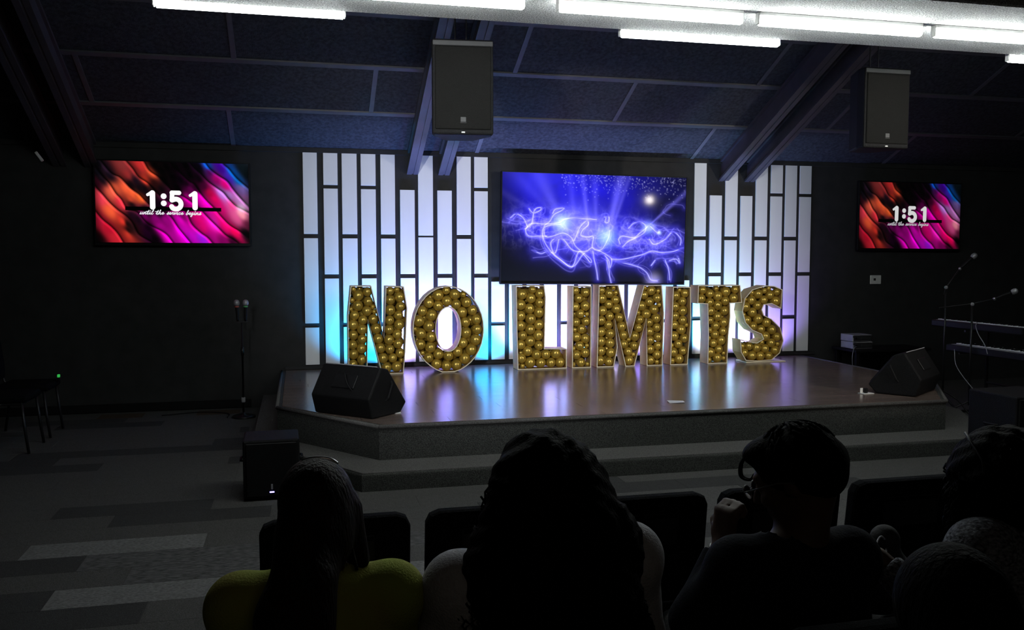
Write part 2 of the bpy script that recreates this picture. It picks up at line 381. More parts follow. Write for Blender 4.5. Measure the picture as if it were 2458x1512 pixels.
# ================================================================== STAGE
HS = 0.386; HT = 0.131
OUT = [(-0.18, -0.02), (-0.18, -2.33), (0.55, -3.335), (5.32, -3.335), (5.98, -2.40), (5.98, -0.02)]
def offset_out(o): w = o*.56; return [(-0.18-w, -0.02), (-0.18-w, -2.33-o*.3), (0.55-o*.42, -3.335-o), (5.32+o*.42, -3.335-o), (5.98+w, -2.40-o*.3), (5.98+w, -0.02)]
stage = thing('stage_platform', 'low stage with brown laminate top, carpeted riser and one carpeted step', 'stage', (2.9, -1.7, 0))
sx, sy = 2.9, -1.7
loc2 = lambda P: [(x-sx, y-sy) for x, y in P]
def nosed(poly, z0, z1, r, seg=4):
    """prism with rounded upper edge"""
    c = (sum(p[0] for p in poly)/len(poly), sum(p[1] for p in poly)/len(poly))
    b = bmesh.new(); vs = [b.verts.new((p[0], p[1], z0)) for p in poly]; f = b.faces.new(vs)
    ret = bmesh.ops.extrude_face_region(b, geom=[f]); ev = [g for g in ret['geom'] if isinstance(g, bmesh.types.BMVert)]
    for v in ev: v.co.z = z1
    bmesh.ops.recalc_face_normals(b, faces=b.faces[:])
    ed = [e for e in b.edges if all(abs(v.co.z-z1) < 1e-6 for v in e.verts)]
    bmesh.ops.bevel(b, geom=ed, offset=r, segments=seg, profile=0.5, affect='EDGES')
    return G().bm(b)
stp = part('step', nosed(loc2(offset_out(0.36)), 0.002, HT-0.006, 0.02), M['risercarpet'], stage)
part('tread', nosed(loc2(offset_out(0.35)), HT-0.008, HT, 0.004, 2), M['stagecarpet'], stp, label='carpet on top of the step, without the shade colour of the risers')  # top slab keeps the lighter tone, step body below has shade in its colour
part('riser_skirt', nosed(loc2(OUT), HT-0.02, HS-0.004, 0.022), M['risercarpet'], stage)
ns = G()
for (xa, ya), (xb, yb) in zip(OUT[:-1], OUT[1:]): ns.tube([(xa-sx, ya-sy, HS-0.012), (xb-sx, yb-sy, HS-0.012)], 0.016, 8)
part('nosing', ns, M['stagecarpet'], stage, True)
inner = [(-0.14, -0.02), (-0.14, -2.32), (0.575, -3.295), (5.30, -3.295), (5.94, -2.39), (5.94, -0.02)]
def clip_poly(poly, x0, x1, y0, y1):
    def cut(P, f):
        out = []
        for i in range(len(P)):
            a, b = P[i], P[(i+1) % len(P)]; fa, fb = f(a), f(b)
            if fa >= 0: out.append(a)
            if fa*fb < 0:
                t = fa/(fa-fb); out.append((a[0]+(b[0]-a[0])*t, a[1]+(b[1]-a[1])*t))
        return out
    for f in (lambda p: p[0]-x0, lambda p: x1-p[0], lambda p: p[1]-y0, lambda p: y1-p[1]):
        poly = cut(poly, f)
        if len(poly) < 3: return []
    return poly
BW = 0.182; BLn = 1.21
for r in range(19):
    y1 = -0.02-BW*r; y0 = y1-BW
    x = -0.14-((r*0.47) % 1)*BLn
    while x < 6:
        P = clip_poly(inner, x+.0012, x+BLn-.0012, y0+.0012, y1-.0012)
        if len(P) >= 3: part('floor_board', G().prism(loc2(P), HS-0.006, HS), M['laminate'], stage)
        x += BLn

# ================================================================== SCREENS
def lin(c):
    c = np.clip(np.asarray(c, float)/255.0, 0, 1); return np.where(c <= 0.04045, c/12.92, ((c+0.055)/1.055)**2.4)
def picture_mesh(name, img, w, h):
    """flat lit panel whose picture sits in a colour attribute; img is (rows, cols, 3), top row first"""
    ny, nx, _ = img.shape
    xs = np.linspace(-w/2, w/2, nx); zs = np.linspace(h/2, -h/2, ny)
    X, Z = np.meshgrid(xs, zs); co = np.stack([X, np.zeros_like(X), Z], -1).reshape(-1, 3)
    i = np.arange((ny-1)*(nx-1)); r = i//(nx-1); c = i % (nx-1); a = r*nx+c
    q = np.stack([a, a+nx, a+nx+1, a+1], 1)
    me = bpy.data.meshes.new(name); me.vertices.add(len(co)); me.vertices.foreach_set('co', co.ravel())
    me.loops.add(q.size); me.loops.foreach_set('vertex_index', q.ravel())
    me.polygons.add(len(q)); me.polygons.foreach_set('loop_start', np.arange(len(q))*4); me.polygons.foreach_set('loop_total', np.full(len(q), 4))
    me.update(calc_edges=True)
    at = me.attributes.new('picture', 'FLOAT_COLOR', 'POINT')
    at.data.foreach_set('color', np.concatenate([img.reshape(-1, 3), np.ones((ny*nx, 1))], 1).ravel().astype(np.float32))
    return me
def seg_dist(X, Y, a, b):
    ax, ay = a; bx, by = b; dx, dy = bx-ax, by-ay; L = dx*dx+dy*dy+1e-9
    t = np.clip(((X-ax)*dx+(Y-ay)*dy)/L, 0, 1); return np.hypot(X-ax-t*dx, Y-ay-t*dy)
def stroke(img, pts, wdt, col, X, Y, soft=1.2, add=False, k=1.0):
    pts = np.asarray(pts, float); x0, y0 = pts.min(0)-wdt*3-6; x1, y1 = pts.max(0)+wdt*3+6
    px = X[0, 1]-X[0, 0]
    c0 = max(0, int((x0-X[0, 0])/px)); c1 = min(X.shape[1], int((x1-X[0, 0])/px)+2)
    r0 = max(0, int((y0-Y[0, 0])/px)); r1 = min(X.shape[0], int((y1-Y[0, 0])/px)+2)
    if c1 <= c0 or r1 <= r0: return
    xx, yy = X[r0:r1, c0:c1], Y[r0:r1, c0:c1]; d = np.full(xx.shape, 1e9)
    for a, b in zip(pts[:-1], pts[1:]): d = np.minimum(d, seg_dist(xx, yy, a, b))
    if add:
        img[r0:r1, c0:c1] += (np.exp(-(d/wdt)**2)*k)[..., None]*np.asarray(col)
    else:
        al = np.clip((wdt-d)/soft+0.5, 0, 1)[..., None]
        img[r0:r1, c0:c1] = img[r0:r1, c0:c1]*(1-al)+np.asarray(col)*al

def side_picture():
    nx, ny = 660, 360
    X, Y = np.meshgrid(np.linspace(0, 1970, nx), np.linspace(0, 1060, ny)); X += 245; Y += 140
    # folds of cloth: each edge a polyline running down to the right
    E = [[(60, 560), (245, 800), (330, 905), (430, 990), (510, 1080), (580, 1200), (640, 1330)],
         [(100, 250), (245, 470), (330, 570), (420, 680), (520, 775), (620, 850), (700, 940), (750, 1050), (800, 1110), (950, 1200), (1100, 1300)],
         [(180, 120), (330, 330), (420, 430), (500, 560), (570, 640), (640, 760), (760, 800), (850, 910), (930, 975), (1060, 1040), (1140, 1100), (1215, 1200), (1300, 1320)],
         [(260, 60), (440, 290), (560, 355), (690, 490), (790, 565), (870, 650), (960, 730), (1120, 800), (1200, 870), (1290, 1010), (1440, 1200), (1500, 1300)],
         [(560, 40), (640, 140), (720, 235), (790, 340), (900, 415), (980, 500), (1070, 590), (1180, 660), (1290, 720), (1390, 800), (1460, 950), (1570, 1060), (1660, 1125), (1725, 1200), (1800, 1300)],
         [(800, 40), (870, 150), (930, 255), (1050, 340), (1150, 440), (1215, 510), (1330, 570), (1440, 640), (1560, 740), (1690, 880), (1800, 990), (1900, 1090), (2000, 1150), (2100, 1230), (2200, 1330)],
         [(1200, 150), (1420, 370), (1500, 420), (1580, 540), (1660, 640), (1760, 740), (1850, 850), (1960, 960), (2090, 1040), (2215, 1130), (2400, 1250)],
         [(1380, 40), (1490, 190), (1580, 275), (1680, 380), (1790, 460), (1880, 525), (1950, 610), (2040, 700), (2120, 740), (2215, 790), (2400, 900)],
         [(1580, 20), (1660, 150), (1720, 225), (1820, 300), (1930, 370), (2000, 465), (2080, 565), (2215, 710), (2400, 900)],
         [(1800, 40), (1890, 150), (1960, 210), (2060, 330), (2215, 460), (2400, 600)]]
    cs, sn = math.cos(0.92), math.sin(0.92)
    A = X*cs+Y*sn; B = X*sn-Y*cs
    lev = []
    for e in E:
        e = np.array(smooth_pts([(x, y, 0) for x, y in e], 6))[:, :2]; a = e[:, 0]*cs+e[:, 1]*sn; b = e[:, 0]*sn-e[:, 1]*cs
        o = np.argsort(a); lev.append(np.interp(A, a[o], b[o]))
    lev = np.sort(np.array(lev), 0)
    lo = np.vstack([(lev[:1]-260), lev]); hi = np.vstack([lev, lev[-1:]+260])
    inten = np.zeros(A.shape)
    for k in range(len(lo)):
        ins = (B >= lo[k]) & (B < hi[k])
        f = np.clip((hi[k]-B)/np.maximum(hi[k]-lo[k], 60), 0, 1)
        w = np.clip((hi[k]-B)/26, 0, 1)
        val = (0.30+0.70*w)*(1.0-0.55*f**1.5)
        val = val*(1-0.75*np.clip(1-(B-lo[k])/30, 0, 1))
        edge = np.exp(-((hi[k]-B-16)/16)**2)*0.55
        inten = np.where(ins, val+edge, inten)
    C = [(300, 640, (235, 60, 80)), (270, 900, (170, 20, 50)), (420, 800, (255, 95, 55)), (400, 1020, (175, 15, 40)), (480, 1150, (190, 30, 45)), (500, 500, (255, 100, 65)), (430, 560, (240, 95, 70)), (560, 690, (230, 50, 65)), (620, 500, (255, 95, 55)),
         (580, 930, (250, 60, 45)), (640, 1090, (230, 60, 45)), (680, 640, (235, 80, 50)), (700, 560, (250, 95, 50)), (800, 620, (225, 90, 40)), (760, 400, (20, 10, 22)), (650, 320, (160, 45, 45)), (580, 200, (130, 45, 45)), (800, 190, (205, 45, 45)), (760, 260, (150, 40, 40)),
         (870, 380, (220, 60, 40)), (960, 300, (200, 70, 40)), (290, 300, (6, 6, 12)), (290, 180, (4, 4, 8)), (380, 250, (30, 15, 30)), (260, 420, (60, 10, 30)), (1080, 250, (0, 0, 0)), (1250, 200, (0, 0, 0)), (1330, 380, (2, 0, 4)), (1000, 420, (40, 12, 12)), (1130, 600, (60, 10, 50)), (870, 500, (10, 4, 10)), (1120, 380, (0, 0, 0)), (1230, 330, (0, 0, 0)), (1280, 470, (0, 0, 0)), (1150, 200, (0, 0, 0)), (1400, 180, (0, 0, 0)), (1450, 300, (0, 0, 0)), (1400, 420, (10, 0, 8)), (1230, 620, (20, 4, 20)), (1080, 500, (12, 4, 8)), (960, 500, (20, 8, 8)), (1050, 700, (10, 0, 12)), (950, 620, (10, 4, 8)), (1520, 470, (20, 0, 14)), (1560, 350, (4, 0, 4)), (800, 480, (16, 8, 14)), (700, 700, (12, 4, 14)), (880, 780, (10, 2, 14)), (1040, 800, (12, 0, 14)), (640, 960, (10, 4, 6)), (650, 1040, (10, 4, 6)), (900, 1000, (10, 0, 10)), (980, 1150, (6, 0, 6)), (430, 330, (14, 8, 18)), (700, 450, (14, 8, 16)), (330, 380, (12, 6, 14)), (1340, 830, (120, 0, 90)), (1000, 180, (0, 0, 0)),
         (700, 1000, (25, 8, 10)), (780, 900, (18, 6, 16)), (700, 850, (30, 8, 25)), (850, 850, (150, 0, 120)), (900, 1100, (30, 0, 30)), (1000, 900, (150, 0, 120)), (1050, 990, (210, 0, 170)), (1150, 1120, (230, 0, 190)), (1120, 900, (150, 0, 120)), (1300, 900, (255, 0, 215)), (1330, 1050, (255, 0, 225)), (1450, 1150, (225, 0, 225)),
         (1230, 760, (180, 0, 120)), (1420, 620, (200, 0, 150)), (1440, 480, (90, 0, 70)), (1560, 600, (235, 0, 190)), (1640, 680, (255, 0, 200)), (1540, 900, (235, 0, 120)), (1600, 1020, (255, 0, 130)), (1700, 1130, (205, 0, 150)), (1600, 1150, (160, 20, 220)), (1750, 950, (255, 30, 200)), (1900, 1000, (255, 0, 120)),
         (2020, 1060, (250, 0, 90)), (1760, 620, (255, 0, 110)), (1800, 720, (255, 0, 130)), (1700, 540, (190, 0, 70)), (1620, 440, (60, 0, 40)), (1900, 420, (220, 0, 120)), (1780, 340, (160, 0, 100)), (1700, 250, (70, 0, 60)), (1950, 560, (190, 130, 215)), (1860, 540, (190, 120, 220)), (2080, 640, (190, 120, 190)), (2000, 700, (235, 60, 140)), (2120, 820, (255, 150, 170)), (2050, 880, (250, 90, 160)),
         (1850, 200, (60, 0, 140)), (1950, 330, (70, 30, 190)), (2000, 260, (0, 90, 185)), (2080, 360, (0, 80, 150)), (2120, 480, (120, 90, 160)), (2180, 260, (4, 16, 20)), (2130, 180, (8, 18, 22)), (2190, 620, (150, 90, 150)), (2190, 950, (120, 30, 70)), (2180, 1080, (4, 0, 4)), (2000, 1170, (40, 0, 25)), (1880, 1180, (130, 0, 90)), (260, 1150, (20, 0, 6)), (1680, 190, (0, 90, 210)), (1560, 200, (4, 0, 8))]
    num = np.zeros(X.shape+(3,)); den = np.zeros(X.shape)
    for cx, cy, c in C:
        dx, dy = X-cx, Y-cy; u = dx*cs+dy*sn; v = dx*sn-dy*cs
        w = 1/((u/1.9)**2+v**2+500)**1.7; num += w[..., None]*np.asarray(c, float); den += w
    base = lin(num/den[..., None])
    img = base*(0.02+1.12*np.clip(inten, 0, 1.3)[..., None]**1.6)
    # soft dark rim of the panel
    rim = np.clip((X-245)/90, 0, 1)*np.clip((2215-X)/70, 0, 1); img *= (0.35+0.65*rim)[..., None]
    # black strip
    m = (X > 615) & (X < 1850) & (Y > 728) & (Y < 778); img[m] = 0.0
    Wt = (1.15, 1.15, 1.15)
    for ox in (0, 545):
        stroke(img, [(962+ox, 548), (962+ox, 732)], 34, Wt, X, Y, 3)
        for q in range(7): stroke(img, [(900+ox, 572-q*0), (958+ox, 530+q*4)], 17, Wt, X, Y, 3)
    for cy in (588, 681): stroke(img, [(1104, cy), (1105, cy)], 36, Wt, X, Y, 3)
    stroke(img, [(1210, 540), (1303, 540)], 28, Wt, X, Y, 3); stroke(img, [(1214, 540), (1210, 640)], 28, Wt, X, Y, 3)
    arc = [(1210, 636), (1255, 622)] + [(1258+68*math.cos(a), 688+66*math.sin(a)) for a in np.linspace(-1.4, 2.25, 16)] + [(1205, 722)]
    stroke(img, arc, 31, Wt, X, Y, 3)
    # brush-script caption
    gl = {'u': [(0, 0), (.15, 1), (.1, .2), (.3, 0), (.5, .3), (.62, 1), (.55, .2), (.75, 0), (.95, .3)], 'n': [(0, 0), (.12, 1), (.1, 0), (.3, .8), (.5, .95), (.52, .1), (.7, 0), (.9, .3)],
          't': [(0, .2), (.35, 1.9), (.22, .1), (.45, 0), (.65, .4)], 'i': [(0, .2), (.2, 1), (.15, .1), (.35, 0), (.55, .4)], 'l': [(0, .2), (.4, 1.7), (.35, 2.1), (.2, 1.4), (.15, .1), (.4, 0), (.6, .4)],
          'h': [(0, .2), (.35, 1.8), (.25, 2.0), (.12, 0), (.35, .9), (.52, .8), (.5, .1), (.7, 0), (.9, .4)], 'e': [(0, .3), (.4, .6), (.4, .95), (.2, .95), (.1, .3), (.35, 0), (.7, .4)],
          's': [(0, .2), (.35, 1.15), (.4, .6), (.45, .1), (.2, 0), (.1, .15), (.6, .3)], 'r': [(0, .2), (.2, 1.1), (.35, .9), (.38, .2), (.5, 0), (.7, .4)], 'v': [(0, .8), (.15, .9), (.25, 0), (.5, .9), (.75, .8)],
          'c': [(.4, .85), (.2, 1), (.08, .4), (.3, 0), (.65, .4)], 'b': [(0, .2), (.35, 1.8), (.25, 2.0), (.12, .1), (.35, 0), (.5, .5), (.35, .8), (.7, .7)], 'g': [(.4, .9), (.1, .8), (.1, .2), (.35, .2), (.45, 1), (.35, -.8), (.1, -.9), (.15, -.4), (.8, .4)]}
    x = 797.0
    for ch in 'until the service begins':
        if ch == ' ': x += 36; continue
        P = [(x+px*49+py*9, 826-py*27) for px, py in gl[ch]]
        P = [(p.x, p.y) for p in smooth_pts([(a, b, 0) for a, b in P], 4)]
        stroke(img, P, 4.3, (0.85, 0.85, 0.9), X, Y, 3)
        if ch == 'i': stroke(img, [(x+22, 782), (x+24, 781)], 5, (0.85, 0.85, 0.9), X, Y, 3)
        if ch == 't': stroke(img, [(x-4, 792), (x+36, 788)], 4, (0.85, 0.85, 0.9), X, Y, 3)
        x += 49*max(p[0] for p in gl[ch])*0.93
    return np.maximum(img, 0.0)

def centre_picture():
    nx, ny = 720, 405
    X, Y = np.meshgrid(np.linspace(80, 1432, nx), np.linspace(228, 1038, ny))
    rs = np.random.RandomState(3); rr = random.Random(11)
    img = np.zeros((ny, nx, 3))
    def fbm(sc, seed):
        r = np.random.RandomState(seed); out = np.zeros((ny, nx)); amp = 1
        for o in range(4):
            n = r.rand(int(ny/sc)+4, int(nx/sc)+4); yi = np.arange(ny)/sc; xi = np.arange(nx)/sc
            y0 = yi.astype(int); x0 = xi.astype(int); fy = (yi-y0)[:, None]; fx = (xi-x0)[None]; fy = fy*fy*(3-2*fy); fx = fx*fx*(3-2*fx)
            v = (n[y0][:, x0]*(1-fy)*(1-fx)+n[y0+1][:, x0]*fy*(1-fx)+n[y0][:, x0+1]*(1-fy)*fx+n[y0+1][:, x0+1]*fy*fx)
            out += amp*v; amp *= .55; sc = max(2, sc/2)
        return out/2.1
    n1 = fbm(90, 1); n2 = fbm(40, 2)
    up = np.clip((760-Y)/420, 0, 1); band = np.exp(-((Y-(690+60*(X-700)/700))/190)**2)
    blob = np.exp(-((X-620)/470)**2-((Y-430)/300)**2)
    mid = np.exp(-((X-700)/520)**2)
    img += (blob*up*(0.5+n1))[..., None]*np.array((0.012, 0.008, 0.85))
    img += (band*mid*(0.25+n2))[..., None]*np.array((0.02, 0.012, 0.62))
    img += (np.exp(-((X-350)/300)**2-((Y-240)/120)**2))[..., None]*np.array((0.02, 0.02, 0.4))
    img += np.array((0.001, 0.001, 0.012))
    corner = np.clip((X-60+0.55*(760-Y))/420, 0.03, 1); img *= corner[..., None]**0.8; img *= np.clip(1.15-np.clip((Y-840)/170, 0, 1), 0.08, 1)[..., None]; img *= np.clip(1.2-np.exp(-((X-1290)/130)**2-((Y-470)/110)**2), 0.1, 1)[..., None]
    # light shafts fanning upwards
    for (ax, ay, tx, ty, w0, w1, k) in [(510, 590, 330, 230, 30, 110, .34), (510, 590, 190, 260, 20, 90, .14), (700, 620, 650, 230, 14, 45, .40), (760, 640, 740, 230, 12, 55, .25), (840, 690, 940, 230, 26, 75, .62), (860, 690, 1000, 230, 20, 30, .3),
                                 (1150, 600, 1430, 340, 10, 38, .45), (600, 590, 560, 230, 20, 60, .18), (470, 600, 90, 380, 10, 50, .12)]:
        dx, dy = tx-ax, ty-ay; L = math.hypot(dx, dy); u = ((X-ax)*dx+(Y-ay)*dy)/L; v = ((X-ax)*-dy+(Y-ay)*dx)/L
        w = w0+(w1-w0)*np.clip(u/L, 0, 1.2)
        s = np.exp(-(v/(w*.5))**2)*np.clip((u+20)/40, 0, 1)*np.clip(1.25-u/L*0.8, 0.1, 1)
        img += (s*k)[..., None]*np.array((0.22, 0.20, 1.0))
    # smoke ribbons
    main = [[(245, 640), (290, 600), (370, 600), (480, 590), (530, 560), (600, 550), (690, 555), (760, 560)], [(270, 490), (300, 520), (350, 500), (350, 480), (310, 500), (290, 600), (250, 640), (270, 690), (350, 690), (400, 690)],
            [(440, 520), (460, 490), (520, 480), (500, 500), (450, 530), (420, 580), (380, 620), (390, 690), (440, 690), (520, 665), (580, 700), (610, 760), (680, 820), (725, 860), (720, 880), (640, 800), (600, 900), (570, 915), (500, 860), (430, 800), (380, 720), (370, 640), (420, 610), (500, 600)],
            [(600, 720), (640, 620), (690, 570), (700, 600), (660, 640), (650, 680), (700, 690), (740, 690), (735, 770), (800, 785), (850, 700), (860, 640)], [(490, 700), (470, 800), (450, 810), (430, 740), (470, 700), (520, 710), (590, 790), (680, 800), (730, 770)],
            [(735, 770), (800, 800), (850, 830), (880, 860), (870, 920), (860, 870), (830, 830)], [(880, 855), (960, 855), (1050, 835), (1120, 815), (1180, 790), (1260, 800), (1350, 790), (1420, 760)],
            [(940, 740), (930, 700), (960, 680), (1040, 690), (1080, 660), (1140, 610), (1160, 600), (1220, 650), (1235, 640)], [(1000, 620), (1040, 580), (1090, 570), (1130, 600), (1120, 650), (1060, 690), (1000, 720), (960, 760)],
            [(1180, 900), (1220, 850), (1270, 840), (1300, 890), (1320, 950), (1325, 1010)], [(880, 860), (960, 880), (1040, 900), (1100, 920), (1150, 960), (1180, 1010), (1230, 1020)], [(1160, 700), (1200, 740), (1280, 700), (1340, 640), (1400, 690), (1400, 740)], [(300, 790), (360, 820), (420, 800), (480, 850), (590, 915), (660, 830), (700, 790)],
            [(735, 775), (750, 860), (770, 950), (780, 1010)], [(840, 840), (860, 930), (870, 1000), (880, 1035)], [(1320, 860), (1370, 850), (1400, 880), (1380, 820)], [(140, 560), (180, 530), (230, 560), (260, 620)], [(820, 540), (850, 535), (850, 575), (825, 580), (830, 545)]]
    for c in main:
        P = [(p.x, p.y) for p in smooth_pts([(a, b, 0) for a, b in c], 6)]
        stroke(img, P, 3.2, (0.65, 0.65, 1.0), X, Y, add=True, k=0.55); stroke(img, P, 9, (0.22, 0.2, 1.0), X, Y, add=True, k=0.35); stroke(img, P, 34, (0.06, 0.05, 0.8), X, Y, add=True, k=0.26)
        for q in range(3):
            ox, oy = rr.gauss(0, 14), rr.gauss(0, 12); ph = rr.uniform(0, 6)
            P2 = [(a+ox+9*math.sin(ph+i*.35), b+oy+9*math.cos(ph*1.7+i*.3)) for i, (a, b) in enumerate(P)]
            stroke(img, P2, rr.uniform(2.5, 5), (0.25, 0.23, 1.0), X, Y, add=True, k=rr.uniform(.12, .35))
    for i in range(44):
        cx = rr.uniform(300, 1350); cy = 650+70*(cx-700)/700+rr.gauss(0, 70); P = []; a = rr.uniform(0, 6.28); cu = rr.uniform(-.5, .5)
        for k in range(9):
            P.append((cx, cy, 0)); cx += math.cos(a)*42; cy += math.sin(a)*24; a += cu+rr.uniform(-.6, .6)
        P = [(p.x, p.y) for p in smooth_pts(P, 5)]
        stroke(img, P, rr.uniform(2.2, 5), (0.30, 0.28, 1.0), X, Y, add=True, k=rr.uniform(.08, .35)); stroke(img, P, 20, (0.10, 0.08, 0.8), X, Y, add=True, k=0.14)
    for (gx, gy, gr, c, k) in [(510, 590, 55, (0.45, 0.75, 1), .9), (835, 690, 60, (0.4, 0.75, 1), .8), (700, 640, 130, (.3, .3, 1), .35), (1150, 615, 40, (.4, .6, 1), .7), (600, 590, 130, (.3, .3, 1), .3), (1200, 1010, 45, (.6, .55, 1), .5), (1235, 650, 14, (.6, .8, 1), .8), (1000, 690, 70, (.3, .3, 1), .25)]:
        img += (np.exp(-((X-gx)**2+(Y-gy)**2)/gr**2)*k)[..., None]*np.array(c)
    # drifting smoke filaments
    env = np.exp(-((Y-(655+75*(X-700)/700))/120)**2)*np.exp(-(np.abs(X-760)/600)**4)
    for sd, sc_, kk in ((5, 70, .55), (8, 44, .5), (13, 28, .35)):
        n_ = fbm(sc_, sd); n_ = (n_-n_.min())/(n_.max()-n_.min()); rd = np.clip(1-np.abs(2*n_-1)*1.0, 0, 1)**9
        m_ = fbm(120, sd+30)
        img += (rd*env*kk*np.clip(m_*2-0.35, 0, 1))[..., None]*np.array((0.38, 0.36, 1.0))
    img += (env*0.55*(0.3+fbm(60, 77)))[..., None]*np.array((0.035, 0.03, 0.75))
    # sparkling dust
    for i in range(520):
        if rr.random() < .65: px, py, k = rr.uniform(500, 1430), 228+abs(rr.gauss(0, 75)), rr.uniform(.1, .4)
        else: px, py, k = rr.uniform(250, 1100), rr.uniform(880, 1030), rr.uniform(.08, .7)
        stroke(img, [(px, py), (px+.5, py)], rr.uniform(2.2, 4.5), (0.5, 0.5, 1.0), X, Y, add=True, k=k)
    return np.clip(img, 0, 1.3)

def television(name, label, w, h, depth, img_me, mat, loc, rx, rz, bez=0.014, bot=0.03, sw=None, tilt_img=None):
    t = thing(name, label, 'television', loc, rz)
    t.rotation_euler = (rx[0], rx[1], rz)
    part('case', G().box((-w/2-bez, 0.004, -h/2-bot), (w/2+bez, depth, h/2+bez), 0.006), M['black'], t)
    g = G(); g.box((-w/2-bez, -0.006, -h/2-bot), (w/2+bez, 0.003, -h/2-0.001), 0.002); g.box((-w/2-bez, -0.006, h/2+0.001), (w/2+bez, 0.003, h/2+bez), 0.002)
    g.box((-w/2-bez, -0.006, -h/2), (-w/2-0.001, 0.003, h/2), 0.002); g.box((w/2+0.001, -0.006, -h/2), (w/2+bez, 0.003, h/2), 0.002)
    part('bezel', g, M['black'], t)
    s = link('screen', img_me, t, (0, 0.0, 0)); s.material_slots[0].link = 'OBJECT'; s.material_slots[0].material = mat
    part('wall_mount', G().box((-0.2, depth, -0.18), (0.2, -loc[1]-0.002, 0.18), 0.01), M['blackmetal'], t)
    return t
side_me = picture_mesh('side_picture', side_picture(), 1.47, 0.815); side_me.materials.append(M['screen'])
mid_me = picture_mesh('centre_picture', centre_picture(), 2.19, 1.222); mid_me.materials.append(M['screen_mid'])
television('television', 'left wall screen with orange and pink waves and countdown 1:51', 1.47, 0.815, 0.045, side_me, M['screen'], (-1.218, -0.07, 2.143), (0, 0.004, 0), 0)
television('television', 'right wall screen with dimmer waves and countdown 1:51, above the thermostat', 1.455, 0.815, 0.045, side_me, M['screen_dim'], (7.464, -0.07, 2.103), (0, 0.006, 0), 0)
television('television', 'largest screen, in the middle, with blue smoke and light rays', 2.19, 1.222, 0.06, mid_me, M['screen_mid'], (3.296, -0.12, 1.903), (0.0175, 0.011, 0), 0, 0.012, 0.016)

# ================================================================== BALLOON LETTERS
LET = {'N': [(0.518, 0.913), (0.725, 0.912), (0.851, 0.374), (0.871, 0.908), (1.057, 0.901), (1.091, 0.680), (1.069, 0.237), (1.047, 0.002), (0.824, 0.002), (0.688, 0.567), (0.676, 0.002), (0.486, 0.002), (0.485, 0.606)],
 'O': [(1.897, 0.446), (1.891, 0.367), (1.874, 0.291), (1.845, 0.220), (1.807, 0.155), (1.760, 0.101), (1.705, 0.057), (1.645, 0.022), (1.581, 0.002), (1.515, 0.002), (1.450, 0.002), (1.387, 0.030), (1.328, 0.068), (1.275, 0.115), (1.230, 0.171), (1.193, 0.236), (1.166, 0.308), (1.150, 0.383), (1.145, 0.461), (1.151, 0.538), (1.169, 0.613), (1.196, 0.683), (1.234, 0.746), (1.280, 0.801), (1.333, 0.845), (1.392, 0.877), (1.455, 0.897), (1.520, 0.903), (1.585, 0.895), (1.648, 0.875), (1.708, 0.841), (1.762, 0.795), (1.809, 0.739), (1.847, 0.674), (1.875, 0.602), (1.892, 0.525)],
 'Oi': [(1.647, 0.451), (1.644, 0.400), (1.634, 0.351), (1.618, 0.308), (1.598, 0.271), (1.573, 0.245), (1.545, 0.228), (1.516, 0.223), (1.488, 0.230), (1.460, 0.247), (1.436, 0.275), (1.416, 0.312), (1.401, 0.356), (1.391, 0.405), (1.389, 0.456), (1.392, 0.507), (1.402, 0.555), (1.417, 0.599), (1.438, 0.635), (1.463, 0.661), (1.490, 0.678), (1.519, 0.683), (1.547, 0.677), (1.575, 0.660), (1.599, 0.632), (1.620, 0.595), (1.635, 0.551), (1.644, 0.502)],
 'L': [(2.244, 0.902), (2.556, 0.902), (2.573, 0.778), (2.562, 0.225), (2.808, 0.218), (2.811, 0.002), (2.263, 0.002), (2.251, 0.425)],
 'I': [(2.873, 0.891), (3.087, 0.889), (3.087, 0.002), (2.870, 0.002)],
 'M': [(3.170, 0.901), (3.395, 0.900), (3.535, 0.328), (3.692, 0.893), (3.905, 0.895), (3.934, 0.591), (3.922, 0.002), (3.735, 0.002), (3.726, 0.524), (3.591, 0.002), (3.485, 0.002), (3.358, 0.530), (3.393, 0.218), (3.350, 0.002), (3.152, 0.002)],
 'J': [(4.038, 0.873), (4.250, 0.871), (4.259, 0.471), (4.225, 0.002), (4.014, 0.002)],
 'T': [(4.340, 0.888), (4.856, 0.887), (4.881, 0.687), (4.734, 0.681), (4.740, 0.535), (4.720, 0.317), (4.710, 0.002), (4.467, 0.002), (4.471, 0.322), (4.456, 0.676), (4.335, 0.686)],
 'S': [(5.389, 0.832), (5.377, 0.611), (5.253, 0.672), (5.156, 0.658), (5.133, 0.603), (5.158, 0.543), (5.257, 0.497), (5.374, 0.392), (5.415, 0.242), (5.372, 0.102), (5.268, 0.022), (5.088, 0.014), (4.942, 0.024), (4.879, 0.122), (4.866, 0.273), (4.970, 0.245), (5.075, 0.228), (5.156, 0.270), (5.130, 0.323), (5.016, 0.369), (4.925, 0.459), (4.886, 0.592), (4.912, 0.737), (5.007, 0.836), (5.167, 0.881), (5.281, 0.874)]}
def poly_sd(P, X, Z):
    """signed distance, positive inside"""
    d = np.full(X.shape, 1e9); ins = np.zeros(X.shape, bool)
    for i in range(len(P)):
        a, b = P[i], P[(i+1) % len(P)]; d = np.minimum(d, seg_dist(X, Z, a, b))
        c = ((a[1] > Z) != (b[1] > Z)); t = (b[0]-a[0])*(Z-a[1])/((b[1]-a[1]) if b[1] != a[1] else 1e-9)+a[0]; ins ^= c & (X < t)
    return np.where(ins, d, -d)
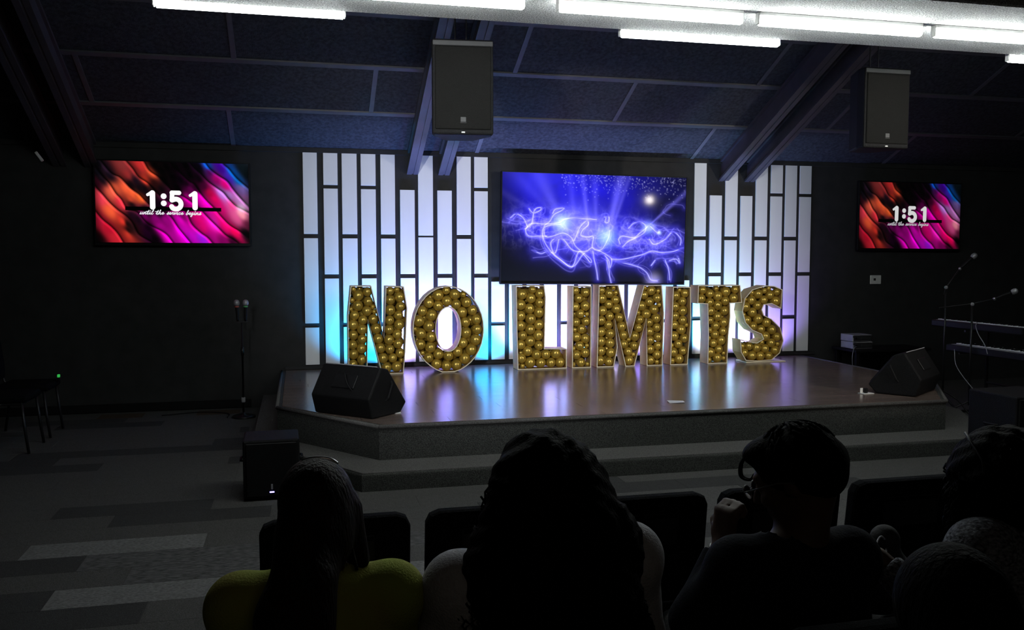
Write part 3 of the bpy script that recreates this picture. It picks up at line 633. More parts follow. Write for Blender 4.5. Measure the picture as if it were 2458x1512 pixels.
def pack(P, hole, seed, big=0.061):
    r_ = random.Random(seed); P = np.array(P); st = 0.007
    X, Z = np.meshgrid(np.arange(P[:, 0].min(), P[:, 0].max(), st), np.arange(P[:, 1].min(), P[:, 1].max(), st))
    D = poly_sd(P, X, Z)
    if hole is not None: D = np.minimum(D, -poly_sd(np.array(hole), X, Z))
    x = X.ravel(); z = Z.ravel(); D = D.ravel(); out = []; free = np.full(x.shape, 1e9)
    jit = np.random.RandomState(seed).rand(len(x))*0.012
    for r0, r1 in ((big*0.9, big*1.06), (0.042, 0.048), (0.033, 0.037), (0.026, 0.029)):
        while True:
            r = r_.uniform(r0, r1); ok = (D >= r*0.92+0.002) & (z >= r*1.06+0.004) & (free >= r*0.94)
            if not ok.any(): break
            i = np.where(ok)[0]; i = i[np.argmin(z[i]+jit[i]+0.25*np.abs(x[i]-x.mean()))]
            out.append((x[i], z[i], r)); free = np.minimum(free, np.hypot(x-x[i], z-z[i])-r*0.94)
            if len(out) > 120: return out
    return out
BIG = {'N': 0.053, 'O': 0.059, 'L': 0.057, 'I': 0.0535, 'M': 0.053, 'J': 0.0535, 'T': 0.054, 'S': 0.055}
balloon_me = mesh('balloon', G().ball((0, 0, 0), 1.0, 18, 12), M['gold'], True)
for k in ('Oi',): pass
def letter(key, ch, label, depth=0.2, y=-0.60, rz=0.0, foot=None):
    P = LET[key]; hole = LET['Oi'] if key == 'O' else None
    cx = (min(p[0] for p in P)+max(p[0] for p in P))/2
    t = thing('balloon_letter', label, 'balloon letter', (cx, y, HS), rz, 'letters of the stage sign')
    Q = [(a-cx, b) for a, b in P]; R_ = [(a-cx, b) for a, b in hole] if hole else None
    cnt = 0
    for poly in [Q]+([R_] if R_ else []):
        n = len(poly)
        def ring(dd):   # inset ring
            out = []
            for i in range(n):
                a, b, c = Vector(poly[i-1]), Vector(poly[i]), Vector(poly[(i+1) % n])
                e1 = (b-a).normalized(); e2 = (c-b).normalized(); n1 = Vector((-e1.y, e1.x)); n2 = Vector((-e2.y, e2.x)); m = (n1+n2)
                m = m/max(0.35, (1+n1.dot(n2))); out.append((b+m*dd)[:])
            return out
        area = sum(poly[i][0]*poly[(i+1) % n][1]-poly[(i+1) % n][0]*poly[i][1] for i in range(n))
        sg = 1 if area > 0 else -1
        if poly is R_: sg = -sg
        def band(w, ya, yb):
            i0 = poly; i1 = ring(sg*w); g = G()
            v = [(p[0], ya, p[1]) for p in i0]+[(p[0], ya, p[1]) for p in i1]+[(p[0], yb, p[1]) for p in i0]+[(p[0], yb, p[1]) for p in i1]
            f = []
            for i in range(n):
                j = (i+1) % n; f += [(i, j, n+j, n+i), (2*n+i, 3*n+i, 3*n+j, 2*n+j), (i, 2*n+i, 2*n+j, j), (n+i, n+j, 3*n+j, 3*n+i)]
            return g.add(v, f)
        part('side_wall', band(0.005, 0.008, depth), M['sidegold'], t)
        part('front_rim', band(0.009, 0.0, 0.008), M['rim'], t)
    for (bx, bz, r) in pack(Q, R_, ord(key), BIG[key]):
        o = link('balloon', balloon_me, t, (bx, r*0.9+0.004 if r > 0.04 else 0.05, bz)); o.scale = (r, r, r*1.04); o.rotation_euler = (rnd.uniform(-.4, .4), rnd.uniform(-.5, .5), 0); cnt += 1
    g = G()
    for (bx, bz, r) in pack(Q, R_, ord(key)+50, 0.060): g.ball((bx, 0.135, bz), r*0.97, 12, 8)
    b = part('rear_balloon', g, M['gold'], t, True); b['kind'] = 'stuff'
    # gold paper backing, kept a little inside the outline
    from mathutils.geometry import tessellate_polygon
    def inset(poly, dd):
        n = len(poly); area = sum(poly[i][0]*poly[(i+1) % n][1]-poly[(i+1) % n][0]*poly[i][1] for i in range(n)); sg = 1 if area > 0 else -1; out = []
        for i in range(n):
            a, b, c = Vector(poly[i-1]), Vector(poly[i]), Vector(poly[(i+1) % n]); e1 = (b-a).normalized(); e2 = (c-b).normalized()
            m = Vector((-e1.y, e1.x))+Vector((-e2.y, e2.x)); m = m/max(0.5, 1+Vector((-e1.y, e1.x)).dot(Vector((-e2.y, e2.x)))); out.append((b+m*dd*sg)[:])
        return out
    rings = [inset(Q, 0.022)]+([inset(R_, -0.022)] if R_ else [])
    flat = [p for r_ in rings for p in r_]
    tri = tessellate_polygon([[Vector((p[0], p[1], 0)) for p in r_] for r_ in rings])
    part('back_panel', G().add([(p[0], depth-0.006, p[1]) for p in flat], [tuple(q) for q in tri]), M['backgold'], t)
    if foot: part('base_board', G().box(*foot, 0.003), M['rim'], t)
    return t
letter('N', 'N', 'gold balloon letter N, first of the sign, partly behind the left wedge monitor')
letter('O', 'O', 'gold balloon letter O with oval hole, beside the N')
letter('L', 'L', 'gold balloon letter L with a short foot, beneath the left end of the centre screen')
letter('I', 'I', 'gold balloon letter I standing between the L and the M')
letter('M', 'M', 'gold balloon letter M, widest of the sign, below the centre screen')
letter('J', 'I', 'gold balloon letter I standing between the M and the T')
letter('T', 'T', 'gold balloon letter T with pale side wall, second from the right')
s_ = letter('S', 'S', 'gold balloon letter S on a white base board, last of the sign', foot=((-0.20, -0.01, 0.0005), (0.30, 0.24, 0.013)))

# ================================================================== CHAIRS
def make_chair(name, label, loc, rz, group):
    t = thing(name, label, 'chair', loc, rz, group)      # faces +Y, origin on floor under seat
    part('seat', G().box((-0.225, -0.20, 0.415), (0.225, 0.23, 0.475), 0.025, 3), M['fabric'], t, True)
    w = 0.212
    prof = [(-w+.055, 0.50), (w-.055, 0.50), (w-.02, 0.56), (w, 0.64), (w, 0.82), (w-.012, 0.845), (w-.04, 0.856), (-w+.04, 0.856), (-w+.012, 0.845), (-w, 0.82), (-w, 0.64), (-w+.02, 0.56)]
    b = bmesh.new(); vs = [b.verts.new((x, -0.215-0.12*(z-0.5)-0.0, z)) for x, z in prof]; f = b.faces.new(vs)
    r = bmesh.ops.extrude_face_region(b, geom=[f]); 
    for v in [q for q in r['geom'] if isinstance(q, bmesh.types.BMVert)]: v.co.y -= 0.055
    bmesh.ops.recalc_face_normals(b, faces=b.faces[:])
    ed = [e for e in b.edges if abs(e.verts[0].co.y-e.verts[1].co.y) < 0.05]
    bmesh.ops.bevel(b, geom=ed, offset=0.014, segments=2, profile=0.5, affect='EDGES')
    bk = part('backrest', G().bm(b), M['fabric'], t)
    pk = G(); 
    for q in (((-0.105, 0.70), (0.105, 0.70)), ((-0.105, 0.70), (-0.105, 0.80)), ((0.105, 0.70), (0.105, 0.80)), ((-0.105, 0.80), (0.105, 0.80))):
        pk.tube([(x, -0.274-0.12*(z-0.5), z) for x, z in q], 0.0022, 5)
    pk.box((-0.105, -0.304, 0.70), (0.105, -0.299, 0.795))
    part('book_pocket', pk, M['darkcloth'], t)
    for sx_ in (-1, 1):
        part('leg', G().tube([(sx_*0.205, 0.19, 0.42), (sx_*0.212, 0.21, 0.2), (sx_*0.218, 0.235, 0.002)], 0.0115, 8), M['chairmetal'], t, True)
        part('leg', G().tube([(sx_*0.205, -0.18, 0.42), (sx_*0.212, -0.215, 0.2), (sx_*0.218, -0.25, 0.002)], 0.0115, 8), M['chairmetal'], t, True)
        part('back_post', G().tube([(sx_*0.15, -0.16, 0.41), (sx_*0.15, -0.225, 0.47), (sx_*0.15, -0.245, 0.58)], 0.011, 8), M['chairmetal'], t, True)
    fr = G()
    for sx_ in (-1, 1): fr.tube([(sx_*0.205, 0.19, 0.408), (sx_*0.205, -0.18, 0.408)], 0.010, 6)
    fr.tube([(-0.205, 0.19, 0.408), (0.205, 0.19, 0.408)], 0.010, 6); fr.tube([(-0.205, -0.18, 0.408), (0.205, -0.18, 0.408)], 0.010, 6)
    part('seat_frame', fr, M['chairmetal'], t)
    return t
CY_ = -7.07+0.24
ch0 = make_chair('upholstered_chair', 'black upholstered chair just in front of the woman in lime green', (0.095, CY_, 0), 0, 'chairs in the empty front row')
row_a = [(0.565, 'black upholstered chair in front of the woman with long curly hair, left one'), (1.035, 'black upholstered chair with back pocket, between the curly-haired woman and the raised hand'),
         (1.508, 'black upholstered chair in front of the person with spectacles'), (1.985, 'black upholstered chair with back pocket in front of the woman in tweed'), (2.44, 'black upholstered chair in front row, hidden behind the tweed woman')]
for x, lb in row_a[:4]: dup(ch0, (x, CY_, 0), 0, lb)
for x, y, lb in [(0.03, -7.78, 'black upholstered chair under the woman in lime green'), (0.525, -7.84, 'black upholstered chair under the woman with long curly hair'), (1.14, -7.83, 'black upholstered chair under the person with spectacles'), (1.735, -7.90, 'black upholstered chair under the woman in tweed'), (0.93, -8.80, 'black upholstered chair under the person with the headband')]:
    dup(ch0, (x, y, 0), 0, lb, 'chairs under the audience')
dup(ch0, (-2.375, -1.66, 0), -PI/2, 'dark chair by left wall, nearer one of the two', 'chairs along the left side')
dup(ch0, (-2.375, -1.02, 0), -PI/2, 'dark chair by left wall with a green light on its seat', 'chairs along the left side')
# small transmitter with green light on the far chair
t = thing('wireless_pack', 'small black pack with a glowing green light on the left chair', 'transmitter', (-2.13, -0.94, 0.476))
part('case', G().box((-0.02, -0.035, 0), (0.02, 0.035, 0.024), 0.004), M['black'], t)
part('indicator', G().box((-0.010, -0.014, 0.0242), (0.010, 0.014, 0.050), 0.003), M['greenlamp'], t)
# printed booklet on the front row
t = thing('booklet', 'white booklet with black print between two front row chairs', 'booklet', (0.30, -6.80, 0.4765), 0.0)
t.location = (0.305, -6.86, 0.478)
part('page', G().box((-0.09, 0.0, 0), (0.09, 0.27, 0.003)), M['paper'], t)
g = G(); g.box((-0.09, 0.252, 0.003), (0.09, 0.258, 0.0036)); g.box((-0.09, 0.012, 0.003), (0.09, 0.018, 0.0036))
part('border', g, M['ink'], t)
g = G(); g.box((0.012, 0.13, 0.003), (0.020, 0.18, 0.0037)); g.tube([(0.062+0.022*math.cos(a), 0.155+0.022*math.sin(a), 0.0034) for a in np.linspace(0.8, 5.5, 12)], 0.0035, 4); g.box((0.078, 0.13, 0.003), (0.085, 0.18, 0.0037))
part('lettering', g, M['ink'], t)

# ================================================================== LOUDSPEAKERS
def hanging_speaker(label, loc, rz, rodtop):
    t = thing('hanging_loudspeaker', label, 'loudspeaker', loc, rz)     # origin at the bottom centre; front faces -Y
    h = 0.66; w = 0.43
    def ring(wf, wb, yf, yb): return [(-wf/2, yf), (wf/2, yf), (wf/2+.0, yf+.10), (wb/2, yb), (-wb/2, yb), (-wf/2, yf+.10)]
    b = bmesh.new()
    P = ring(w, 0.22, -0.17, 0.19); vs = [b.verts.new((x, y, 0)) for x, y in P]; f = b.faces.new(vs)
    r = bmesh.ops.extrude_face_region(b, geom=[f])
    for v in [q for q in r['geom'] if isinstance(q, bmesh.types.BMVert)]: v.co.z = h
    bmesh.ops.recalc_face_normals(b, faces=b.faces[:]); bmesh.ops.bevel(b, geom=b.edges[:], offset=0.014, segments=2, profile=0.5, affect='EDGES')
    part('cabinet', G().bm(b), M['cabinet'], t)
    part('grille', G().box((-w/2+0.018, -0.180, 0.035), (w/2-0.018, -0.168, h-0.05), 0.005), M['grille'], t)
    part('top_band', G().box((-w/2+0.004, -0.178, h-0.046), (w/2-0.004, -0.168, h-0.012), 0.003), M['trimgrey'], t, label='dull grey trim band along the top')
    bd = part('badge', G().box((-0.020, -0.1845, 0.085), (0.020, -0.180, 0.120), 0.002), M['trimgrey'], t)
    part('bar', G().box((-0.022, -0.1855, 0.078), (0.022, -0.180, 0.082), 0.001), M['trimgrey'], bd)
    part('front_light', G().box((-0.013, -0.176, 0.010), (0.013, -0.168, 0.020), 0.002), M['white'], t)
    g = G(); g.box((-0.05, -0.06, h), (0.05, 0.10, h+0.012), 0.002)
    part('top_plate', g, M['blackmetal'], t)
    for s in (-1, 1):
        part('hanger_rod', G().tube([(s*0.04, 0.02, h+0.01), (s*0.04, 0.02, rodtop-loc[2])], 0.006, 6), M['blackmetal'], t)
    return t
hanging_speaker('black hanging loudspeaker left of the centre screen, in front of the purple beam', (1.165, -3.30, 2.455), -0.10, H+SL*3.30-0.02)
hanging_speaker('black hanging loudspeaker on the right, beside the long dark beams', (4.79, -3.0, 2.50), 0.0, H+SL*3.0-0.02)

def sub(label, loc, rz, w, d, h, lamp):
    t = thing('subwoofer', label, 'subwoofer', loc, rz)
    part('cabinet', G().box((-w/2, -d/2, 0.012), (w/2, d/2, h), 0.012, 2), M['cabinet'], t)
    part('grille', G().box((-w/2+.02, -d/2-.008, 0.03), (w/2-.02, -d/2+.004, h-.02), 0.004), M['grille'] if not lamp else M['black'], t)
    for sx_ in (-1, 1):
        for sy_ in (-1, 1): part('foot', G().lathe([(0.02, 0.0), (0.02, 0.014)], 10, (sx_*(w/2-.05), sy_*(d/2-.05), 0)), M['black'], t)
        hd = part('handle', G().tube([(sx_*(w/2+.002), -0.06, h*.62), (sx_*(w/2+.018), -0.05, h*.62), (sx_*(w/2+.018), 0.05, h*.62), (sx_*(w/2+.002), 0.06, h*.62)], 0.008, 6), M['black'], t)
    if lamp:
        part('badge', G().box((-0.006, -d/2-.011, 0.075), (0.006, -d/2-.007, 0.11), 0.001), M['grey'], t)
        part('indicator', G().box((-0.015, -d/2-.011, 0.052), (0.015, -d/2-.007, 0.062), 0.002), M['bluelamp'], t)
    return t
sub('black subwoofer with blue light on the floor left of the stage steps', (-0.19, -3.58, 0.0015), 0.02, 0.36, 0.34, 0.40, True)
sub('large black cabinet at the right end of the steps, behind the tweed woman', (5.17, -4.25, 0.0015), 0.05, 0.48, 0.44, 0.60, False)

def wedge(label, loc, rz):
    t = thing('wedge_monitor', label, 'stage monitor', loc, rz)     # grille faces local +Y and up
    prof = [(-0.17, 0.0), (0.16, 0.0), (0.235, 0.075), (0.015, 0.355), (-0.07, 0.375), (-0.215, 0.15)]
    b = bmesh.new(); vs = [b.verts.new((-0.29, y, z)) for y, z in prof]; f = b.faces.new(vs)
    r = bmesh.ops.extrude_face_region(b, geom=[f])
    for v in [q for q in r['geom'] if isinstance(q, bmesh.types.BMVert)]: v.co.x = 0.29
    bmesh.ops.recalc_face_normals(b, faces=b.faces[:]); bmesh.ops.bevel(b, geom=b.edges[:], offset=0.012, segments=2, profile=0.5, affect='EDGES')
    part('cabinet', G().bm(b), M['cabinet'], t)
    n = Vector((0, 0.28, 0.22)).normalized(); c = Vector((0, 0.125, 0.215))+n*0.004
    mt = Matrix.Translation(c) @ Matrix(((1, 0, 0), (0, -0.6178, 0.7863), (0, 0.7863, 0.6178))).to_4x4()
    part('grille', G().box((-0.265, -0.155, -0.006), (0.265, 0.155, 0.006), 0.003, mat=mt), M['grille'], t)
    for s in (-1, 1):
        part('side_handle', G().tube([(s*0.288, -0.02, 0.12), (s*0.305, -0.01, 0.14), (s*0.305, 0.04, 0.24), (s*0.288, 0.05, 0.26)], 0.009, 6), M['black'], t)
    g = G(); g.box((-0.10, -0.20, 0.20), (0.10, -0.135, 0.30), 0.006, mat=Matrix.Rotation(0.0, 4, 'X'))
    part('rear_panel', G().box((-0.11, -0.006, -0.055), (0.11, 0.006, 0.055), 0.003, mat=Matrix.Translation((0, -0.150, 0.262)) @ Matrix.Rotation(-0.57, 4, 'X')), M['blackmetal'], t)
    part('edge_strip', G().tube([(-0.255, -0.075, 0.379), (0.255, -0.075, 0.379)], 0.004, 6), M['grey'], t)
    return t
wedge('black wedge monitor on the left front corner of the stage', (0.44, -2.77, HS+0.001), -0.78)
wedge('black wedge monitor on the right front corner of the stage', (5.29, -2.86, HS+0.002), 0.62)
# floor pockets with plugs, loose paper
def outlet(label, x, y, rz):
    t = thing('floor_outlet', label, 'outlet', (x, y, HS+0.0006), rz)
    part('plate', G().box((-0.06, -0.04, 0), (0.06, 0.04, 0.005), 0.002), M['white'], t)
    part('plug', G().box((-0.02, -0.015, 0.005), (0.012, 0.015, 0.05), 0.006), M['black'], t)
    part('flip_lid', G().box((-0.055, 0.012, 0.005), (-0.024, 0.018, 0.05), 0.002), M['white'], t)
outlet('white floor outlet with black plug right of the left wedge monitor', 0.70, -2.86, 0.0)
outlet('white floor outlet with small lid left of the right wedge monitor', 4.87, -2.88, 0.2)
tag(part('loose_paper', G().add([(-0.07, -0.05, 0), (0.06, -0.06, 0.004), (0.09, 0.04, 0.0), (-0.05, 0.055, 0.006), (-0.07, -0.05, 0.001), (0.06, -0.06, 0.005), (0.09, 0.04, 0.001), (-0.05, 0.055, 0.007)], [(3, 2, 1, 0), (4, 5, 6, 7), (0, 1, 5, 4), (1, 2, 6, 5), (2, 3, 7, 6), (3, 0, 4, 7)]), M['paper'], None, False, (3.04, -2.90, HS+0.001)),
    'small loose sheet of paper lying on the stage floor', 'paper')

# ================================================================== MICROPHONE STANDS, KEYBOARDS, CABLES
def mic_geo(parent, base, direction, ring):
    """handheld microphone; base is its lower end"""
    d = Vector(direction).normalized(); q = d.to_track_quat('Z', 'Y').to_matrix().to_4x4()
    b = part('microphone', G().lathe([(0.011, 0), (0.013, 0.02), (0.016, 0.13), (0.021, 0.155)], 14, base, q), M['black'], parent, True)
    part('grille_ball', G().lathe([(0.021, 0.155), (0.028, 0.168), (0.029, 0.185), (0.024, 0.203), (0.012, 0.212), (0.002, 0.214)], 14, base, q), M['meshgrille'], b, True)
    if ring: part('colour_ring', G().lathe([(0.0195, 0.138), (0.0215, 0.140), (0.0215, 0.150), (0.0195, 0.152)], 14, base, q), M[ring], b, True)
    return b
t = thing('microphone_stand', 'straight black stand holding two microphones by the left wall', 'microphone stand', (-0.545, -0.60, 0.0015))
part('base', G().lathe([(0.115, 0.0), (0.115, 0.012), (0.10, 0.022), (0.02, 0.03), (0.016, 0.05)], 24), M['blackmetal'], t, True)
part('pole', G().lathe([(0.010, 0.03), (0.010, 0.62), (0.0155, 0.62), (0.0155, 0.70), (0.008, 0.70), (0.008, 0.95)], 12), M['blackmetal'], t, True)
part('clutch', G().lathe([(0.018, 0.15), (0.02, 0.16), (0.02, 0.19), (0.018, 0.2)], 10), M['grey'], t, True)
part('twin_bar', G().box((-0.05, -0.01, 0.945), (0.05, 0.01, 0.957), 0.003), M['blackmetal'], t)
mic_geo(t, (-0.038, 0, 0.957), (-0.04, 0, 1), 'redring'); mic_geo(t, (0.036, 0, 0.957), (0.02, 0, 1), 'greenring')

def boom_stand(label, loc, pole_h, boom_pts, mic_dir):
    t = thing('boom_microphone_stand', label, 'microphone stand', loc)
    for k in range(3):
        a = 2*PI*k/3+0.5
        part('leg', G().tube([(0, 0, 0.16), (0.26*math.cos(a), 0.26*math.sin(a), 0.010)], 0.008, 6), M['blackmetal'], t)
    part('pole', G().tube([(0, 0, 0.12), (0, 0, pole_h)], 0.010, 8), M['blackmetal'], t, True)
    part('pivot', G().ball((0, 0, pole_h+0.005), 0.019, 10, 6), M['grey'], t, True)
    part('boom', G().tube(boom_pts, 0.0065, 8), M['blackmetal'], t, True)
    part('mic_clip', G().ball(boom_pts[-1], 0.016, 8, 6), M['silver'], t, True)
    mic_geo(t, boom_pts[-1], mic_dir, None)
    return t
boom_stand('black boom stand with microphone raised towards the right screen', (6.52, -1.86, 0.0015), 1.27, [(-0.02, 0.0, 1.20), (0.00, 0, 1.275), (0.11, -0.06, 1.47)], (0.10, -0.06, 0.12))
boom_stand('black boom stand with long level boom and microphone at the right edge', (6.46, -2.30, 0.0015), 1.12, [(-0.28, 0.12, 1.085), (0, 0, 1.13), (0.13, -0.14, 1.185)], (0.10, -0.09, 0.06))

def keyboard(name, label, x, y0, y1, z, w, group=None):
    L = abs(y1-y0); t = thing(name, label, 'keyboard', (x, (y0+y1)/2, z))
    part('body', G().box((-w/2, -L/2, 0), (w/2, L/2, 0.07), 0.012, 2), M['black'], t)
    n = 36; kw = (L-.08)/n; km = mesh('white_key', G().box((-0.07, 0.0005, 0), (0.07, kw-0.0005, 0.012), 0.0015), M['keys']); bk = mesh('black_key', G().box((-0.045, -0.005, 0), (0.045, 0.005, 0.012), 0.002), M['black'])
    for i in range(n):
        link('white_key', km, t, (w/2-0.078, -L/2+.04+i*kw, 0.068))
        if i % 7 not in (2, 6) and i < n-1: link('black_key', bk, t, (w/2-0.10, -L/2+.04+(i+1)*kw, 0.079))
    part('control_panel', G().box((-w/2+.02, -L/2+.05, 0.069), (-w/2+.12, L/2-.05, 0.074), 0.002), M['grey'], t)
    return t
# two tier stand
t = thing('keyboard_stand', 'black two tier keyboard stand at the right of the stage', 'stand', (6.72, -2.5, 0.0015))
for yy in (-0.45, 0.45):
    g = G(); g.tube([(-0.2, yy, 0.01), (0.22, yy, 0.01)], 0.015, 6); part('foot_bar', g, M['blackmetal'], t)
    part('upright', G().tube([(0.16, yy, 0.01), (0.16, yy, 0.86)], 0.016, 8), M['blackmetal'], t)
    part('lower_arm', G().tube([(0.17, yy, 0.612), (-0.18, yy, 0.612)], 0.012, 6), M['blackmetal'], t)
    part('upper_arm', G().tube([(0.17, yy, 0.835), (-0.12, yy, 0.835)], 0.012, 6), M['blackmetal'], t)
part('cross_bar', G().tube([(0.16, -0.45, 0.3), (0.16, 0.45, 0.3)], 0.014, 6), M['blackmetal'], t)
keyboard('stage_keyboard', 'pale lower keyboard on two tier stand, cords lying over it', 6.60, -3.30, -1.93, 0.628, 0.24)
keyboard('synthesizer', 'short upper keyboard on the two tier stand', 6.73, -2.75, -1.52, 0.850, 0.20)

# equipment table with receivers
t = thing('equipment_table', 'low dark table beside the right end of the slat wall', 'table', (6.90, -0.33, 0.0015))
part('table_top', G().box((-0.52, -0.25, 0.46), (0.52, 0.25, 0.49), 0.005), M['black'], t)
for sx_ in (-1, 1):
    for sy_ in (-1, 1): part('leg', G().box((sx_*0.47-.02, sy_*0.2-.02, 0), (sx_*0.47+.02, sy_*0.2+.02, 0.46), 0.003), M['black'], t)
def receiver(label, z, x, w):
    t = thing('rack_receiver', label, 'receiver', (x, -0.36, z), 0.0, 'receivers on the low table')
    part('case', G().box((-w/2, -0.12, 0.004), (w/2, 0.12, 0.085), 0.004), M['grey'], t)
    part('front_panel', G().box((-w/2+.006, -0.126, 0.012), (w/2-.006, -0.119, 0.078), 0.002), M['silver'], t)
    part('display', G().box((-0.02, -0.129, 0.030), (w/2-.03, -0.1255, 0.062), 0.001), M['ink'], t)
    part('knob', G().lathe([(0.012, 0), (0.010, 0.012)], 12, (-w/2+.04, -0.126, 0.045), Matrix.Rotation(PI/2, 4, 'X')), M['black'], t)
    for s in (-1, 1): part('antenna', G().tube([(s*(w/2-.012), -0.124, 0.05), (s*(w/2+.004), -0.135, 0.07)], 0.004, 6), M['black'], t)
receiver('silver receiver at the bottom of the pair on the low table', 0.4925, 6.54, 0.27)
receiver('silver receiver stacked on top of the other on the low table', 0.5790, 6.53, 0.26)

def cable(label, pts, r=0.004, mat='black'):
    g = G(); g.tube(smooth_pts(pts, 8), r, 6); tag(part('cable', g, M[mat], None, True), label, 'cable')
cable('cable hanging from the receivers down to the stage edge', [(6.44, -0.50, 0.53), (6.36, -0.56, 0.50), (6.34, -0.57, 0.38), (6.38, -0.55, 0.20), (6.45, -0.55, 0.012)], 0.004, 'grey')
cable('thin cord hooked over the upper keyboard and hanging down to the lower one', [(6.63, -2.18, 0.935), (6.58, -2.22, 0.90), (6.50, -2.35, 0.83), (6.46, -2.48, 0.74), (6.44, -2.54, 0.66)], 0.004, 'grey')
cable('long cord drooping from the lower keyboard to the floor', [(6.44, -2.10, 0.66), (6.40, -2.2, 0.48), (6.42, -2.5, 0.22), (6.42, -2.75, 0.03), (6.42, -3.1, 0.006)], 0.004, 'grey')
cable('black cable running off the stage beside the right wedge monitor', [(5.58, -2.56, HS+.006), (5.72, -2.62, HS+.006), (5.86, -2.80, 0.30), (5.93, -2.95, HT+.006), (5.86, -3.15, HT+.006), (5.70, -3.45, HT+.01), (5.62, -3.75, 0.02), (5.50, -3.98, 0.006)], 0.007)
cable('cord lying over the black wedge monitor on the left', [(0.33, -2.915, 0.72), (0.36, -2.965, 0.62), (0.46, -2.97, 0.50), (0.57, -2.98, HS+.02), (0.655, -2.875, HS+.022)], 0.005)
cable('thin black cable lying on the carpet by the left wall', [(-1.35, -0.32, 0.006), (-1.0, -0.22, 0.006), (-0.72, -0.36, 0.006), (-0.70, -0.60, 0.006)], 0.005)
# thermostat
t = thing('thermostat', 'small white thermostat on the black wall under the right screen', 'thermostat', (7.03, -0.001, 1.306))
part('plate', G().box((-0.075, -0.022, -0.055), (0.075, 0.0, 0.055), 0.006, 2), M['white'], t)
part('display', G().box((-0.035, -0.025, -0.012), (-0.003, -0.0215, 0.018), 0.002), M['ink'], t)

# ================================================================== PEOPLE
class SDF:
    def __init__(s, lo, hi, h):
        s.lo = np.array(lo, float); s.h = h; n = np.ceil((np.array(hi)-s.lo)/h).astype(int)+1
        s.n = n; s.d = np.full(tuple(n), 0.2, np.float32)
        s.ax = [s.lo[i]+np.arange(n[i])*h for i in range(3)]
    def region(s, lo, hi, m):
        i0 = np.maximum(0, np.floor((np.array(lo)-m-s.lo)/s.h).astype(int)); i1 = np.minimum(s.n, np.ceil((np.array(hi)+m-s.lo)/s.h).astype(int)+1)
        if (i1 <= i0).any(): return None
        sl = tuple(slice(a, b) for a, b in zip(i0, i1))
        P = np.stack(np.meshgrid(*[s.ax[i][sl[i]] for i in range(3)], indexing='ij'), -1)
        return sl, P
    def put(s, sl, d, k, sub=False):
        a = s.d[sl]
        if sub:
            b = -d; h = np.clip(0.5-0.5*(a-b)/k, 0, 1); s.d[sl] = a*(1-h)+b*h+k*h*(1-h); return
        h = np.clip(0.5+0.5*(a-d)/k, 0, 1); s.d[sl] = a*(1-h)+d*h-k*h*(1-h)
    def cone(s, a, b, ra, rb, k=0.025, sub=False):
        a = np.array(a, float); b = np.array(b, float); r = max(ra, rb)
        q = s.region(np.minimum(a, b)-r, np.maximum(a, b)+r, 0.06)
        if q is None: return
        sl, P = q; ab = b-a; t = np.clip(((P-a)@ab)/(ab@ab+1e-9), 0, 1)
        d = np.linalg.norm(P-a-t[..., None]*ab, axis=-1)-(ra+(rb-ra)*t); s.put(sl, d, k, sub)
    def ell(s, c, r, k=0.025, rot=None, sub=False):
        c = np.array(c, float); r = np.array(r, float); m = r.max()
        q = s.region(c-m, c+m, 0.06)
        if q is None: return
        sl, P = q; v = P-c
        if rot is not None: v = v @ np.array(rot)     # rows: world -> local
        k0 = np.linalg.norm(v/r, axis=-1); k1 = np.linalg.norm(v/(r*r), axis=-1)+1e-9
        s.put(sl, k0*(k0-1)/k1, k, sub)
    def cut(s, p, n):
        """keep the side the normal points away from"""
        P = np.stack(np.meshgrid(*s.ax, indexing='ij'), -1); d = (P-np.array(p))@np.array(n, float); s.d = np.maximum(s.d, d.astype(np.float32))
    def mesh(s):
        d = s.d; nx, ny, nz = d.shape
        sg = d < 0
        c = [d[i:nx-1+i, j:ny-1+j, k:nz-1+k] for i in (0, 1) for j in (0, 1) for k in (0, 1)]
        cs = sum((q < 0).astype(int) for q in c); act = (cs > 0) & (cs < 8)
        idx = np.full(act.shape, -1, int); idx[act] = np.arange(act.sum())
        C = np.stack([q[act] for q in c], 1); off = np.array([(i, j, k) for i in (0, 1) for j in (0, 1) for k in (0, 1)], float)
        acc = np.zeros((len(C), 3)); cnt = np.zeros(len(C))
        for a in range(8):
            for b in range(a+1, 8):
                if abs(off[a]-off[b]).sum() == 1:
                    m = (C[:, a] < 0) != (C[:, b] < 0); den = C[:, a]-C[:, b]; t = np.where(m, C[:, a]/np.where(den == 0, 1e-9, den), 0)
                    acc += np.where(m[:, None], off[a]+t[:, None]*(off[b]-off[a]), 0); cnt += m
        co = (np.argwhere(act)+acc/np.maximum(cnt, 1)[:, None])*s.h+s.lo
        F = []
        for ax in range(3):
            u, v = (ax+1) % 3, (ax+2) % 3
            sa = [slice(None)]*3; sb = [slice(None)]*3; sa[ax] = slice(0, -1); sb[ax] = slice(1, None)
            A = sg[tuple(sa)]; B = sg[tuple(sb)]; E = np.argwhere(A != B)
            E = E[(E[:, u] > 0) & (E[:, v] > 0) & (E[:, u] < d.shape[u]-1) & (E[:, v] < d.shape[v]-1)]
            if not len(E): continue
            eu = np.zeros(3, int); eu[u] = 1; ev = np.zeros(3, int); ev[v] = 1
            g = lambda q: idx[q[:, 0], q[:, 1], q[:, 2]]
            quad = np.stack([g(E-eu-ev), g(E-ev), g(E), g(E-eu)], 1)
            fl = ~A[E[:, 0], E[:, 1], E[:, 2]]
            quad[fl] = quad[fl][:, ::-1]; F.append(quad)
        return co, np.concatenate(F)
